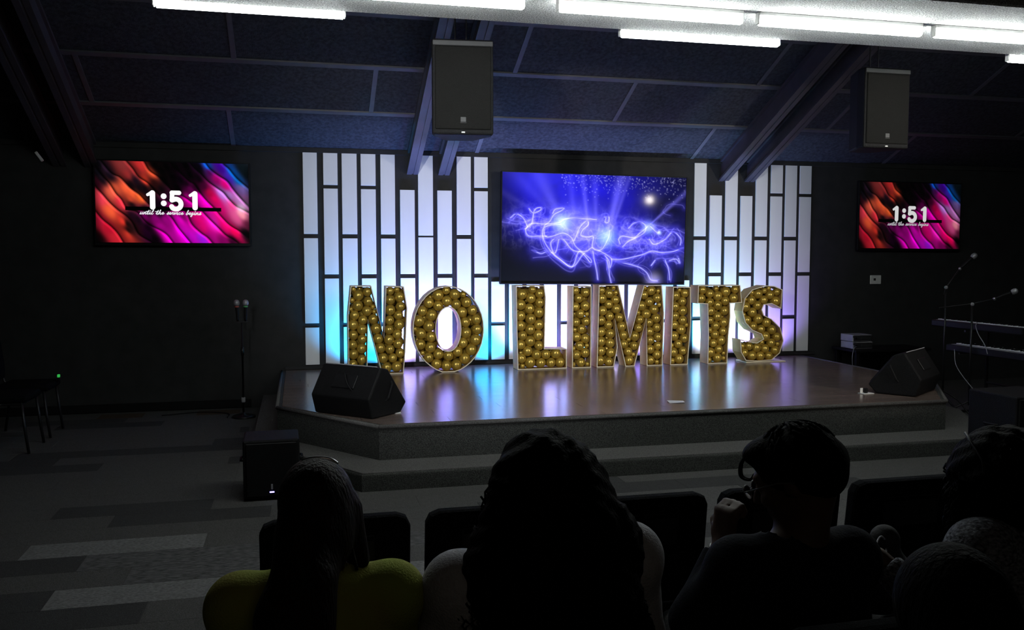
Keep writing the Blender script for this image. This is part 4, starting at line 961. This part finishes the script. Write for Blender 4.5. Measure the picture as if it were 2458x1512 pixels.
def sdf_part(name, s, mat, parent, label=None):
    co, F = s.mesh(); me = bpy.data.meshes.new(name); me.from_pydata(co.tolist(), [], F.tolist()); me.update(); me.materials.append(mat)
    me.polygons.foreach_set('use_smooth', [True]*len(me.polygons)); o = link(name, me, parent)
    if label: o['label'] = label
    return o
def rotz(a): return np.array([[math.cos(a), -math.sin(a), 0], [math.sin(a), math.cos(a), 0], [0, 0, 1]])
def rotx(a): return np.array([[1, 0, 0], [0, math.cos(a), -math.sin(a)], [0, math.sin(a), math.cos(a)]])
def roty(a): return np.array([[math.cos(a), 0, math.sin(a)], [0, 1, 0], [-math.sin(a), 0, math.cos(a)]])
def put_head(s, top, yaw_, pit, roll_=0.0, sc=1.0):
    """head: top = highest skull point; returns transform from head space (face towards +Y, origin at skull centre)"""
    Rm = rotz(yaw_) @ rotx(-pit) @ roty(roll_); c = np.array(top, float)-np.array([0, 0, 0.105*sc])
    T = lambda p: c+Rm@(np.array(p, float)*sc)
    s.ell(T((0, -0.012, 0.012)), np.array((0.074, 0.092, 0.092))*sc, 0.02, Rm)
    s.ell(T((0, 0.025, -0.045)), np.array((0.060, 0.068, 0.080))*sc, 0.03, Rm)          # face and jaw
    s.ell(T((0, 0.062, -0.105)), np.array((0.026, 0.022, 0.018))*sc, 0.03, Rm)          # chin
    s.ell(T((0, 0.082, 0.018)), np.array((0.050, 0.014, 0.012))*sc, 0.02, Rm)           # brow
    for q in (-1, 1):
        s.ell(T((q*0.030, 0.098, -0.006)), np.array((0.016, 0.012, 0.010))*sc, 0.010, Rm, True)   # eye socket
        s.ell(T((q*0.030, 0.080, -0.006)), np.array((0.013, 0.013, 0.011))*sc, 0.004, Rm)         # eyeball
        s.ell(T((q*0.043, 0.070, -0.038)), np.array((0.020, 0.018, 0.016))*sc, 0.02, Rm)          # cheek
        s.ell(T((q*0.076, -0.005, -0.018)), np.array((0.009, 0.017, 0.030))*sc, 0.006, Rm)        # ear
    s.cone(T((0, 0.092, 0.002)), T((0, 0.112, -0.036)), 0.008*sc, 0.013*sc, 0.010)      # nose
    for q in (-1, 1): s.cone(T((q*0.010, 0.100, -0.040)), T((q*0.011, 0.099, -0.040)), 0.008*sc, 0.008*sc, 0.006)
    s.ell(T((0, 0.090, -0.066)), np.array((0.022, 0.010, 0.006))*sc, 0.006, Rm); s.ell(T((0, 0.088, -0.078)), np.array((0.019, 0.010, 0.007))*sc, 0.006, Rm)   # lips
    return c, Rm, T
def put_hand(s, wrist, fwd, palm_n, curl=0.5, side=1, sc=1.0):
    """palm, four jointed fingers and a thumb; fwd runs along the palm, palm_n out of the palm side"""
    f = np.array(fwd, float); f /= np.linalg.norm(f); n = np.array(palm_n, float); n -= f*(n@f); n /= np.linalg.norm(n); b = np.cross(f, n)*side
    w = np.array(wrist, float)
    for q in (-0.026, -0.009, 0.009, 0.026): s.cone(w+f*0.012*sc+b*q*0.7*sc, w+f*0.082*sc+b*q*sc, 0.015*sc, 0.013*sc, 0.012)
    for q, L in ((-0.029, 0.062), (-0.010, 0.074), (0.010, 0.080), (0.029, 0.072)):
        p = w+f*0.085*sc+b*q*sc; a = curl*0.8
        for j, (seg, r) in enumerate(((0.48, 0.0098), (0.30, 0.0092), (0.25, 0.0085))):
            dirn = f*math.cos(a)+n*math.sin(a); e = p+dirn*L*seg*sc; s.cone(p, e, r*sc, r*0.93*sc, 0.005); p = e; a += curl*1.15
    p = w+f*0.022*sc+b*0.026*sc; d1 = f*0.62+b*0.62+n*0.45; d1 /= np.linalg.norm(d1); e = p+d1*0.045*sc; s.cone(p, e, 0.014*sc, 0.0115*sc, 0.010)
    d2 = f*0.85+b*0.05+n*(0.3+curl*0.5); d2 /= np.linalg.norm(d2); s.cone(e, e+d2*0.038*sc, 0.0112*sc, 0.009*sc, 0.005)

def person(label, X, Y, cfg):
    """seated figure facing +Y; builds one continuous body mesh, clothing and returns helper data"""
    t = thing('person', label, 'person', (X, Y, 0))
    c = dict(sw=0.165, shz=0.90, lean=0.0, lx=0.0, bulk=1.0, top=(0, 0.0, 1.155), yaw=0.0, pit=0.25, roll=0.0, hs=0.92, turn=0.0)
    c.update(cfg); bk = c['bulk']
    lo = (-0.48, -0.36, 0.0); hi = (0.48, 0.72, c['top'][2]+0.06); h = 0.0085
    sh = []; ct, st_ = math.cos(c['turn']), math.sin(c['turn'])
    chest = np.array((c['lx'], -0.03+c['lean']*0.7, c['shz']-0.12)); nb = np.array((c['lx'], -0.02+c['lean'], c['shz']+0.02))
    for q in (-1, 1): sh.append(np.array((c['lx']+q*c['sw']*ct, -0.015+c['lean']+q*c['sw']*st_, c['shz']-0.005+q*c.get('tilt', 0))))
    el = c.get('elbows') or [np.array((q*(c['sw']+0.022), 0.085, c['shz']-0.24)) for q in (-1, 1)]
    wr = c.get('wrists') or [np.array((q*0.10, 0.29, 0.60)) for q in (-1, 1)]
    hipz = 0.555
    def limbs(s, grow, legs, arms=True):
        s.ell((0, -0.03, hipz+0.01), np.array((0.165*bk, 0.115*bk, 0.10))+grow, 0.05)
        s.ell((c['lx']*.5, -0.03+c['lean']*.35, 0.70), np.array((0.135*bk, 0.095*bk, 0.13))+grow, 0.06)
        Rt = rotz(c['turn'])
        s.ell(chest, np.array((0.155*bk, 0.105*bk, 0.155))+grow, 0.06, Rt)
        s.cone(sh[0], sh[1], 0.048+grow, 0.048+grow, 0.05)
        s.cone(nb-np.array((0, 0, .05)), nb+np.array((0, 0.0, .015)), 0.062+grow, 0.050+grow, 0.05)
        for q in (-1, 1): s.cone(nb+np.array((q*0.03, 0, 0.015)), sh[(q+1)//2]*0.75+nb*0.25, 0.032+grow, 0.036+grow, 0.04)
        for i in (0, 1):
            if arms:
                s.ell(sh[i], np.array((0.052, 0.055, 0.056))*bk**.5+grow, 0.04)
                s.cone(sh[i], el[i], 0.046*bk**.7+grow, 0.037*bk**.7+grow, 0.03); s.cone(el[i], wr[i], 0.037*bk**.5+grow, 0.025+grow, 0.025)
            if legs:
                q = 2*i-1; kn = np.array((q*0.115, 0.40, 0.535)); an = np.array((q*0.12, 0.40, 0.085))
                s.cone((q*0.09, 0.0, hipz-0.005), kn, 0.075*bk**.5+grow, 0.054+grow, 0.04); s.cone(kn, an, 0.053+grow, 0.036+grow, 0.03)
    s = SDF(lo, hi, h)
    limbs(s, 0.0, True)
    hc, Rm, T = put_head(s, c['top'], c['yaw'], c['pit'], c['roll'], c['hs'])
    s.cone(nb-np.array((0, 0.01, 0.02)), T((0, -0.025, -0.055)), 0.056, 0.050, 0.03)
    for i in (0, 1):
        q = 2*i-1; hd = c.get('hands')
        if hd and hd[i]: put_hand(s, wr[i], hd[i][0], hd[i][1], hd[i][2], -q, 0.95)
        else:
            f = wr[i]-el[i]; f[2] -= 0.04; put_hand(s, wr[i], f, (0, 0.15, -1), 0.45, q, 0.92)
        s.cone((q*0.12, 0.385, 0.075), (q*0.125, 0.555, 0.030), 0.036, 0.026, 0.03); s.cone((q*0.12, 0.37, 0.036), (q*0.125, 0.56, 0.026), 0.034, 0.024, 0.02)
    body = sdf_part('body', s, M['skin'], t)
    # top: torso and sleeves
    g = SDF((-0.48, -0.36, 0.44), (0.48, 0.45, c['shz']+0.14), h); limbs(g, 0.012, False)
    g.d = np.maximum(g.d, 0.50-np.broadcast_to(g.ax[2][None, None, :], g.d.shape)).astype(np.float32)       # hem
    nk = nb+np.array((0, 0.02, 0.055)); P = np.stack(np.meshgrid(*g.ax, indexing='ij'), -1)
    ball = 0.072-np.linalg.norm((P-nk)/np.array((1.0, 1.0, 0.85)), axis=-1); g.d = np.maximum(g.d, ball.astype(np.float32))          # neckline
    for i in (0, 1):                                                                                          # cuffs
        f = (wr[i]-el[i])/np.linalg.norm(wr[i]-el[i]); cu = wr[i]-f*0.025
        dd = np.minimum((P-cu)@f, 0.075-np.linalg.norm(P-cu, axis=-1)); g.d = np.maximum(g.d, dd.astype(np.float32))
    sdf_part('top', g, M[c['cloth']], t)
    # trousers
    g = SDF((-0.34, -0.28, 0.0), (0.34, 0.56, 0.72), 0.010)
    g.ell((0, -0.03, hipz+0.01), np.array((0.165*bk, 0.115*bk, 0.10))+0.010, 0.05)
    for q in (-1, 1):
        kn = np.array((q*0.115, 0.40, 0.535)); an = np.array((q*0.12, 0.40, 0.085)); g.cone((q*0.09, 0.0, hipz-0.005), kn, 0.075*bk**.5+.010, 0.064, 0.04); g.cone(kn, an, 0.063, 0.048, 0.03)
    z = np.broadcast_to(g.ax[2][None, None, :], g.d.shape); g.d = np.maximum(g.d, np.maximum(0.09-z, z-0.63)).astype(np.float32)
    sdf_part('trousers', g, M[c.get('legs', 'darkcloth')], t)
    for q in (-1, 1):
        g = SDF((q*0.12-0.07, 0.28, 0.0), (q*0.12+0.07, 0.68, 0.14), 0.007)
        g.cone((q*0.12, 0.365, 0.044), (q*0.125, 0.575, 0.036), 0.042, 0.033, 0.02); g.cone((q*0.12, 0.385, 0.10), (q*0.12, 0.40, 0.05), 0.047, 0.047, 0.03)
        z = np.broadcast_to(g.ax[2][None, None, :], g.d.shape); g.d = np.maximum(g.d, np.maximum(0.004-z, z-0.115)).astype(np.float32)
        sdf_part('shoe', g, M['shoe'], t)
    return t, T, Rm, hc, nb
def strands(parent, name, curves, mat, rad, sides=5, label=None):
    g = G()
    for c in curves:
        n = len(c); g.tube(c, [rad*(1-0.55*(i/(n-1))**2) for i in range(n)], sides)
    o = part(name, g, mat, parent, True); 
    if label: o['label'] = label
    return o
hr = random.Random(21)

# --- woman in lime green, sleek auburn hair pulled into a long fall
p, T, Rm, hc, nb = person('person in lime green top seen from behind, with long dark auburn hair', 0.03, -7.74,
    dict(sw=0.160, shz=0.870, top=(0.0, 0.0, 1.158), pit=0.22, hs=0.92, cloth='lime', bulk=0.95))
s = SDF((-0.30, -0.36, 0.50), (0.24, 0.16, 1.20), 0.009)
s.ell(T((0, -0.016, 0.018)), (0.080, 0.096, 0.094), 0.02, Rm); s.ell(T((0, -0.055, -0.06)), (0.076, 0.055, 0.085), 0.03, Rm)
s.cone((-0.025, -0.085, 1.02), (-0.055, -0.145, 0.88), 0.055, 0.058, 0.04); s.cone((-0.055, -0.145, 0.88), (-0.075, -0.165, 0.58), 0.066, 0.060, 0.04)
s.cone((-0.01, -0.13, 0.95), (-0.03, -0.155, 0.60), 0.045, 0.045, 0.04)
s.cone((0.070, -0.01, 1.06), (0.088, -0.02, 0.95), 0.026, 0.024, 0.03)
sdf_part('hair', s, M['hair_red'], p)
cv_ = []
for i in range(90):
    a = hr.uniform(-1.9, 1.9); x0 = math.sin(a)*0.081; y0 = -math.cos(a)*0.098
    P0 = T((x0*.35, -0.02+y0*.3, 0.112)); P1 = T((x0, -0.016+y0, 0.01)); P2 = T((x0*.95, -0.03+y0*.8, -0.07))
    P3 = np.array((-0.04+x0*.5, -0.19+0.3*abs(x0), 0.86)); P4 = np.array((-0.075+x0*0.75, -0.225+0.3*abs(x0), 0.56+hr.uniform(0, .06)))
    if y0 < -0.02: cv_.append(smooth_pts([P0, P1, P2, P3, P4], 6))
    else: cv_.append(smooth_pts([P0, P1, P2, T((x0*1.1, -0.05, -0.14))], 6))
strands(p, 'hair_strand', cv_, M['hair_red'], 0.0035)
g = G(); g.tube(smooth_pts([T((-0.03, -0.03, 0.112)), T((0.0, -0.035, 0.116)), T((0.03, -0.035, 0.112)), T((0.05, -0.03, 0.10))], 5), 0.005, 6)
part('hair_clip', g, M['silver'], p, True, label='shiny silver clip on top of the hair')

# --- woman with very long curly hair
p, T, Rm, hc, nb = person('person with very long black curly hair and pale grey top, seen from behind', 0.53, -7.76,
    dict(sw=0.200, shz=0.897, tilt=0.018, top=(-0.005, 0.0, 1.195), pit=0.18, hs=0.98, cloth='palegrey', bulk=1.32,
         elbows=[np.array((-0.242, 0.03, 0.68)), np.array((0.26, 0.06, 0.69))], wrists=[np.array((-0.13, 0.28, 0.64)), np.array((0.225, 0.245, 0.76))],
         hands=[None, ((0.15, 0.6, 0.5), (-0.7, -0.2, 0.3), 0.9)]))
s = SDF((-0.36, -0.36, 0.44), (0.36, 0.16, 1.26), 0.010)
s.ell(T((0, -0.016, 0.02)), (0.100, 0.105, 0.100), 0.03, Rm)
s.ell((0.0, -0.05, 1.06), (0.142, 0.10, 0.13), 0.05); s.ell((0.005, -0.10, 0.95), (0.19, 0.095, 0.15), 0.06); s.ell((0.01, -0.16, 0.76), (0.195, 0.075, 0.20), 0.06); s.ell((0.01, -0.175, 0.60), (0.19, 0.06, 0.13), 0.06)
s.ell((0.13, -0.06, 0.94), (0.065, 0.07, 0.10), 0.05); s.ell((-0.13, -0.06, 0.90), (0.065, 0.07, 0.11), 0.05)
P = np.stack(np.meshgrid(*s.ax, indexing='ij'), -1)
s.d += (0.006*np.sin(P[..., 0]*95+3*np.sin(P[..., 2]*40))*np.sin(P[..., 2]*80+P[..., 1]*60)).astype(np.float32)
sdf_part('hair', s, M['hair'], p)
cv_ = []
for i in range(330):
    z0 = hr.uniform(0.62, 1.12); zz = (1.2-z0)
    a = hr.uniform(-2.2, 2.2); wx = 0.108+0.065*min(1, zz*4.5)+0.035*min(1, max(0, zz-0.15)*3.5); wy = 0.10+0.03*min(1, zz*2)
    x0 = math.sin(a)*wx*0.97; y0 = -0.02-0.19*min(zz, 0.5)-math.cos(a)*wy*0.78
    L = hr.uniform(0.10, 0.22); ph = hr.uniform(0, 6.28); rad = hr.uniform(0.007, 0.014); tn = hr.uniform(3, 5); out = math.sin(a)*hr.uniform(0.01, 0.04)
    c_ = []
    for k in range(16):
        u = k/15; c_.append((x0+out*u+rad*math.cos(ph+u*tn*6.28), y0-0.01*u+rad*math.sin(ph+u*tn*6.28), z0-L*u))
    if c_[-1][2] > 0.5: cv_.append(c_)
strands(p, 'hair_curl', cv_, M['hair'], 0.0026, 4)

# --- person with spectacles, raised fist, head turned to the left
p, T, Rm, hc, nb = person('person in dark clothing with short hair and spectacles, one fist raised', 1.14, -7.80,
    dict(sw=0.148, shz=0.88, top=(-0.005, 0.0, 1.19), yaw=0.75, pit=0.42, roll=0.0, hs=0.98, cloth='navy', bulk=1.06, lx=-0.01,
         elbows=[np.array((-0.235, 0.06, 0.73)), np.array((0.21, 0.08, 0.66))], wrists=[np.array((-0.135, 0.10, 0.895)), np.array((0.06, 0.29, 0.60))],
         hands=[((0.12, 0.05, 1.0), (0.9, 0.35, 0.0), 1.25), None]))
s = SDF((-0.24, -0.26, 0.92), (0.24, 0.26, 1.28), 0.0075)
s.ell(T((0, -0.022, 0.022)), (0.088, 0.102, 0.090), 0.02, Rm); s.ell(T((0, -0.07, -0.01)), (0.078, 0.05, 0.065), 0.03, Rm); s.ell(T((0.065, -0.055, 0.005)), (0.045, 0.06, 0.05), 0.03, Rm)
s.ell(T((0.0, 0.055, 0.075)), (0.068, 0.045, 0.03), 0.03, Rm)
sdf_part('hair', s, M['hair'], p)
cv_ = []
for q, zz in ((0.06, 0.06), (0.05, 0.05), (0.045, 0.07)):
    cv_.append(smooth_pts([T((-q*.5, 0.07, 0.085)), T((-q*.8, 0.098, 0.065)), T((-q*.8, 0.112, 0.035)), T((-q*.4, 0.104, 0.012+zz*.1)), T((-q*.3, 0.09, 0.028))], 6))
for i in range(70):
    a = hr.uniform(0, 6.28); t0 = hr.uniform(0.1, 1.0); a1 = a+hr.uniform(-.5, .5)
    if 0.6 < a < 2.5 and t0 > 0.5: continue
    cv_.append(smooth_pts([T((0.090*math.sin(t_)*math.cos(a+(a1-a)*q), -0.022+0.104*math.sin(t_)*math.sin(a+(a1-a)*q), 0.026+0.094*math.cos(t_))) for q, t_ in ((0, t0), (.5, t0+.3), (1, t0+.6))], 5))
strands(p, 'hair_lock', cv_, M['hair'], 0.004)
gl = part('spectacles', (lambda g: [g.tube([T((q*0.030+0.021*math.cos(a), 0.118, -0.008+0.017*math.sin(a))) for a in np.linspace(0, 6.28, 17)], 0.0018, 5) for q in (-1, 1)] and
     [g.tube([T((q*0.051, 0.118, -0.004)), T((q*0.082, 0.02, -0.002)), T((q*0.084, -0.02, -0.012))], 0.0018, 5) for q in (-1, 1)] and g.tube([T((-0.009, 0.119, -0.006)), T((0.009, 0.119, -0.006))], 0.0018, 5) and g)(G()), M['trimgrey'], p)
for q in (-1, 1):
    part('lens', G().add([T((q*0.030, 0.118, -0.008))]+[T((q*0.030+0.020*math.cos(a), 0.118, -0.008+0.016*math.sin(a))) for a in np.linspace(0, 6.28, 17)[:-1]], [(0, 1+i, 1+(i+1) % 16) for i in range(16)]), M['glass'], gl)
g = G(); g.tube([T((0.082+0.012*math.sin(a)*0.3, -0.002+0.012*math.sin(a), -0.062+0.014*math.cos(a))) for a in np.linspace(0, 6.28, 15)], 0.0018, 5)
part('earring', g, M['silver'], p, label='shiny hoop earring on the right ear')
bp_ = np.array((-0.138, 0.099, 0.885))
part('bracelet', G().tube([bp_+np.array((0.030*math.cos(a), 0.030*math.sin(a), 0.004*math.sin(a))) for a in np.linspace(0, 6.28, 19)], 0.0025, 5), M['chairmetal'], p)

# --- woman in tweed at the right edge, turned left and looking at her hands
p, T, Rm, hc, nb = person('person in black and white tweed with curly dark hair, looking down, at the right edge', 1.735, -7.86,
    dict(sw=0.165, shz=0.905, top=(-0.055, 0.03, 1.14), yaw=0.95, pit=0.55, hs=0.98, cloth='tweed', bulk=1.15, lx=-0.02, turn=0.35, lean=0.02,
         elbows=[np.array((-0.26, 0.0, 0.74)), np.array((0.20, 0.10, 0.70))], wrists=[np.array((-0.33, 0.105, 0.845)), np.array((0.02, 0.28, 0.66))],
         hands=[((-0.75, 0.35, 0.25), (0.1, 0.4, -0.9), 0.55), None]))
s = SDF((-0.34, -0.26, 0.84), (0.22, 0.30, 1.28), 0.0085)
s.ell(T((0, -0.02, 0.03)), (0.112, 0.118, 0.105), 0.03, Rm); s.ell(T((0.02, -0.08, -0.02)), (0.105, 0.09, 0.10), 0.04, Rm); s.ell(T((0.085, -0.01, -0.03)), (0.05, 0.08, 0.085), 0.04, Rm); s.ell(T((-0.085, 0.0, -0.03)), (0.03, 0.06, 0.08), 0.04, Rm)
P = np.stack(np.meshgrid(*s.ax, indexing='ij'), -1); s.d += (0.005*np.sin(P[..., 0]*110)*np.sin(P[..., 2]*100+P[..., 1]*70)).astype(np.float32)
sdf_part('hair', s, M['hair'], p)
cv_ = []
for i in range(150):
    a = hr.uniform(0, 6.28); zz = hr.uniform(-0.05, 0.09); rr_ = 0.105
    b_ = T((rr_*math.cos(a), -0.02+rr_*1.05*math.sin(a), zz)); ph = hr.uniform(0, 6.28); L = hr.uniform(.06, .17)
    if 0.35 < a < 2.8 and zz < 0.06: 
        if abs(math.cos(a)) < 0.45: continue
    cv_.append([(b_[0]+0.010*math.cos(ph+k*1.25), b_[1]+0.010*math.sin(ph+k*1.25), b_[2]-L*k/13) for k in range(14)])
for i in range(26):
    b_ = T((-0.06+hr.uniform(-.03, .05), 0.085+hr.uniform(-.02, .02), 0.05)); ph = hr.uniform(0, 6.28); L = hr.uniform(.12, .2)
    cv_.append([(b_[0]+0.009*math.cos(ph+k*1.2), b_[1]+0.009*math.sin(ph+k*1.2), b_[2]-L*k/15) for k in range(16)])
strands(p, 'hair_curl', cv_, M['hair'], 0.003, 4)
part('headband', G().tube(smooth_pts([T((-0.10, 0.045, 0.03)), T((-0.112, 0.02, 0.05)), T((-0.10, 0.0, 0.09)), T((-0.05, 0.0, 0.135)), T((0, 0.0, 0.145))], 5), 0.0035, 5), M['black'], p, True)
# drawstring bag in her lap
t = thing('drawstring_bag', 'dark bag with pale tangled drawstrings held by the tweed woman', 'bag', (1.56, -7.55, 0.607))
s = SDF((-0.16, -0.16, 0.0), (0.16, 0.16, 0.26), 0.008); s.ell((0, 0, 0.09), (0.11, 0.09, 0.09), 0.03); s.cone((0, 0, 0.14), (0.0, -0.02, 0.215), 0.05, 0.04, 0.04)
sdf_part('pouch', s, M['darkcloth'], t)
cs_ = [smooth_pts([(0, -0.03, 0.21), (-0.06, -0.08, 0.245), (-0.13, -0.14, 0.225), (-0.20, -0.17, 0.25), (-0.27, -0.16, 0.21), (-0.30, -0.18, 0.15)], 6),
       smooth_pts([(-0.01, -0.04, 0.20), (-0.08, -0.13, 0.20), (-0.15, -0.15, 0.245), (-0.22, -0.19, 0.235), (-0.28, -0.15, 0.26), (-0.29, -0.17, 0.31)], 6),
       smooth_pts([(-0.13, -0.15, 0.22), (-0.16, -0.17, 0.25), (-0.19, -0.17, 0.225), (-0.16, -0.16, 0.205), (-0.12, -0.15, 0.21)], 6), smooth_pts([(-0.20, -0.18, 0.24), (-0.14, -0.21, 0.19), (-0.08, -0.25, 0.13)], 6)]
strands(t, 'drawstring', cs_, M['palegrey'], 0.0028, 5)

# --- person in the row nearest the camera, leaning forward, only the head in view
p, T, Rm, hc, nb = person('person with dark hair and a headband, leaning forward, nearest the camera', 0.93, -8.75,
    dict(sw=0.15, shz=0.85, top=(0.058, 0.26, 1.122), yaw=-0.1, pit=0.55, hs=0.88, cloth='darkcloth', bulk=0.95, lean=0.19))
s = SDF((-0.20, -0.02, 0.86), (0.26, 0.46, 1.20), 0.008)
s.ell(T((0, -0.02, 0.02)), (0.083, 0.102, 0.098), 0.02, Rm); s.ell(T((0, -0.06, -0.05)), (0.080, 0.06, 0.075), 0.03, Rm)
sdf_part('hair', s, M['hair'], p)
cv_ = []
for i in range(70):
    a = hr.uniform(-2.0, 2.0); x0 = math.sin(a)*0.084; y0 = -math.cos(a)*0.10
    cv_.append(smooth_pts([T((x0*.3, -0.02+y0*.3, 0.112)), T((x0*.8, -0.02+y0*.8, 0.075)), T((x0*1.02, -0.02+y0*1.02, -0.01)), T((x0*1.0, -0.04+y0*.9, -0.11))], 5))
strands(p, 'hair_strand', cv_, M['hair'], 0.003, 4)
part('headband', G().tube([T((0.088*math.cos(a), 0.02+0.012*math.cos(a), 0.012+0.108*math.sin(a))) for a in np.linspace(-0.3, PI+0.3, 21)], 0.0055, 6), M['black'], p, True)
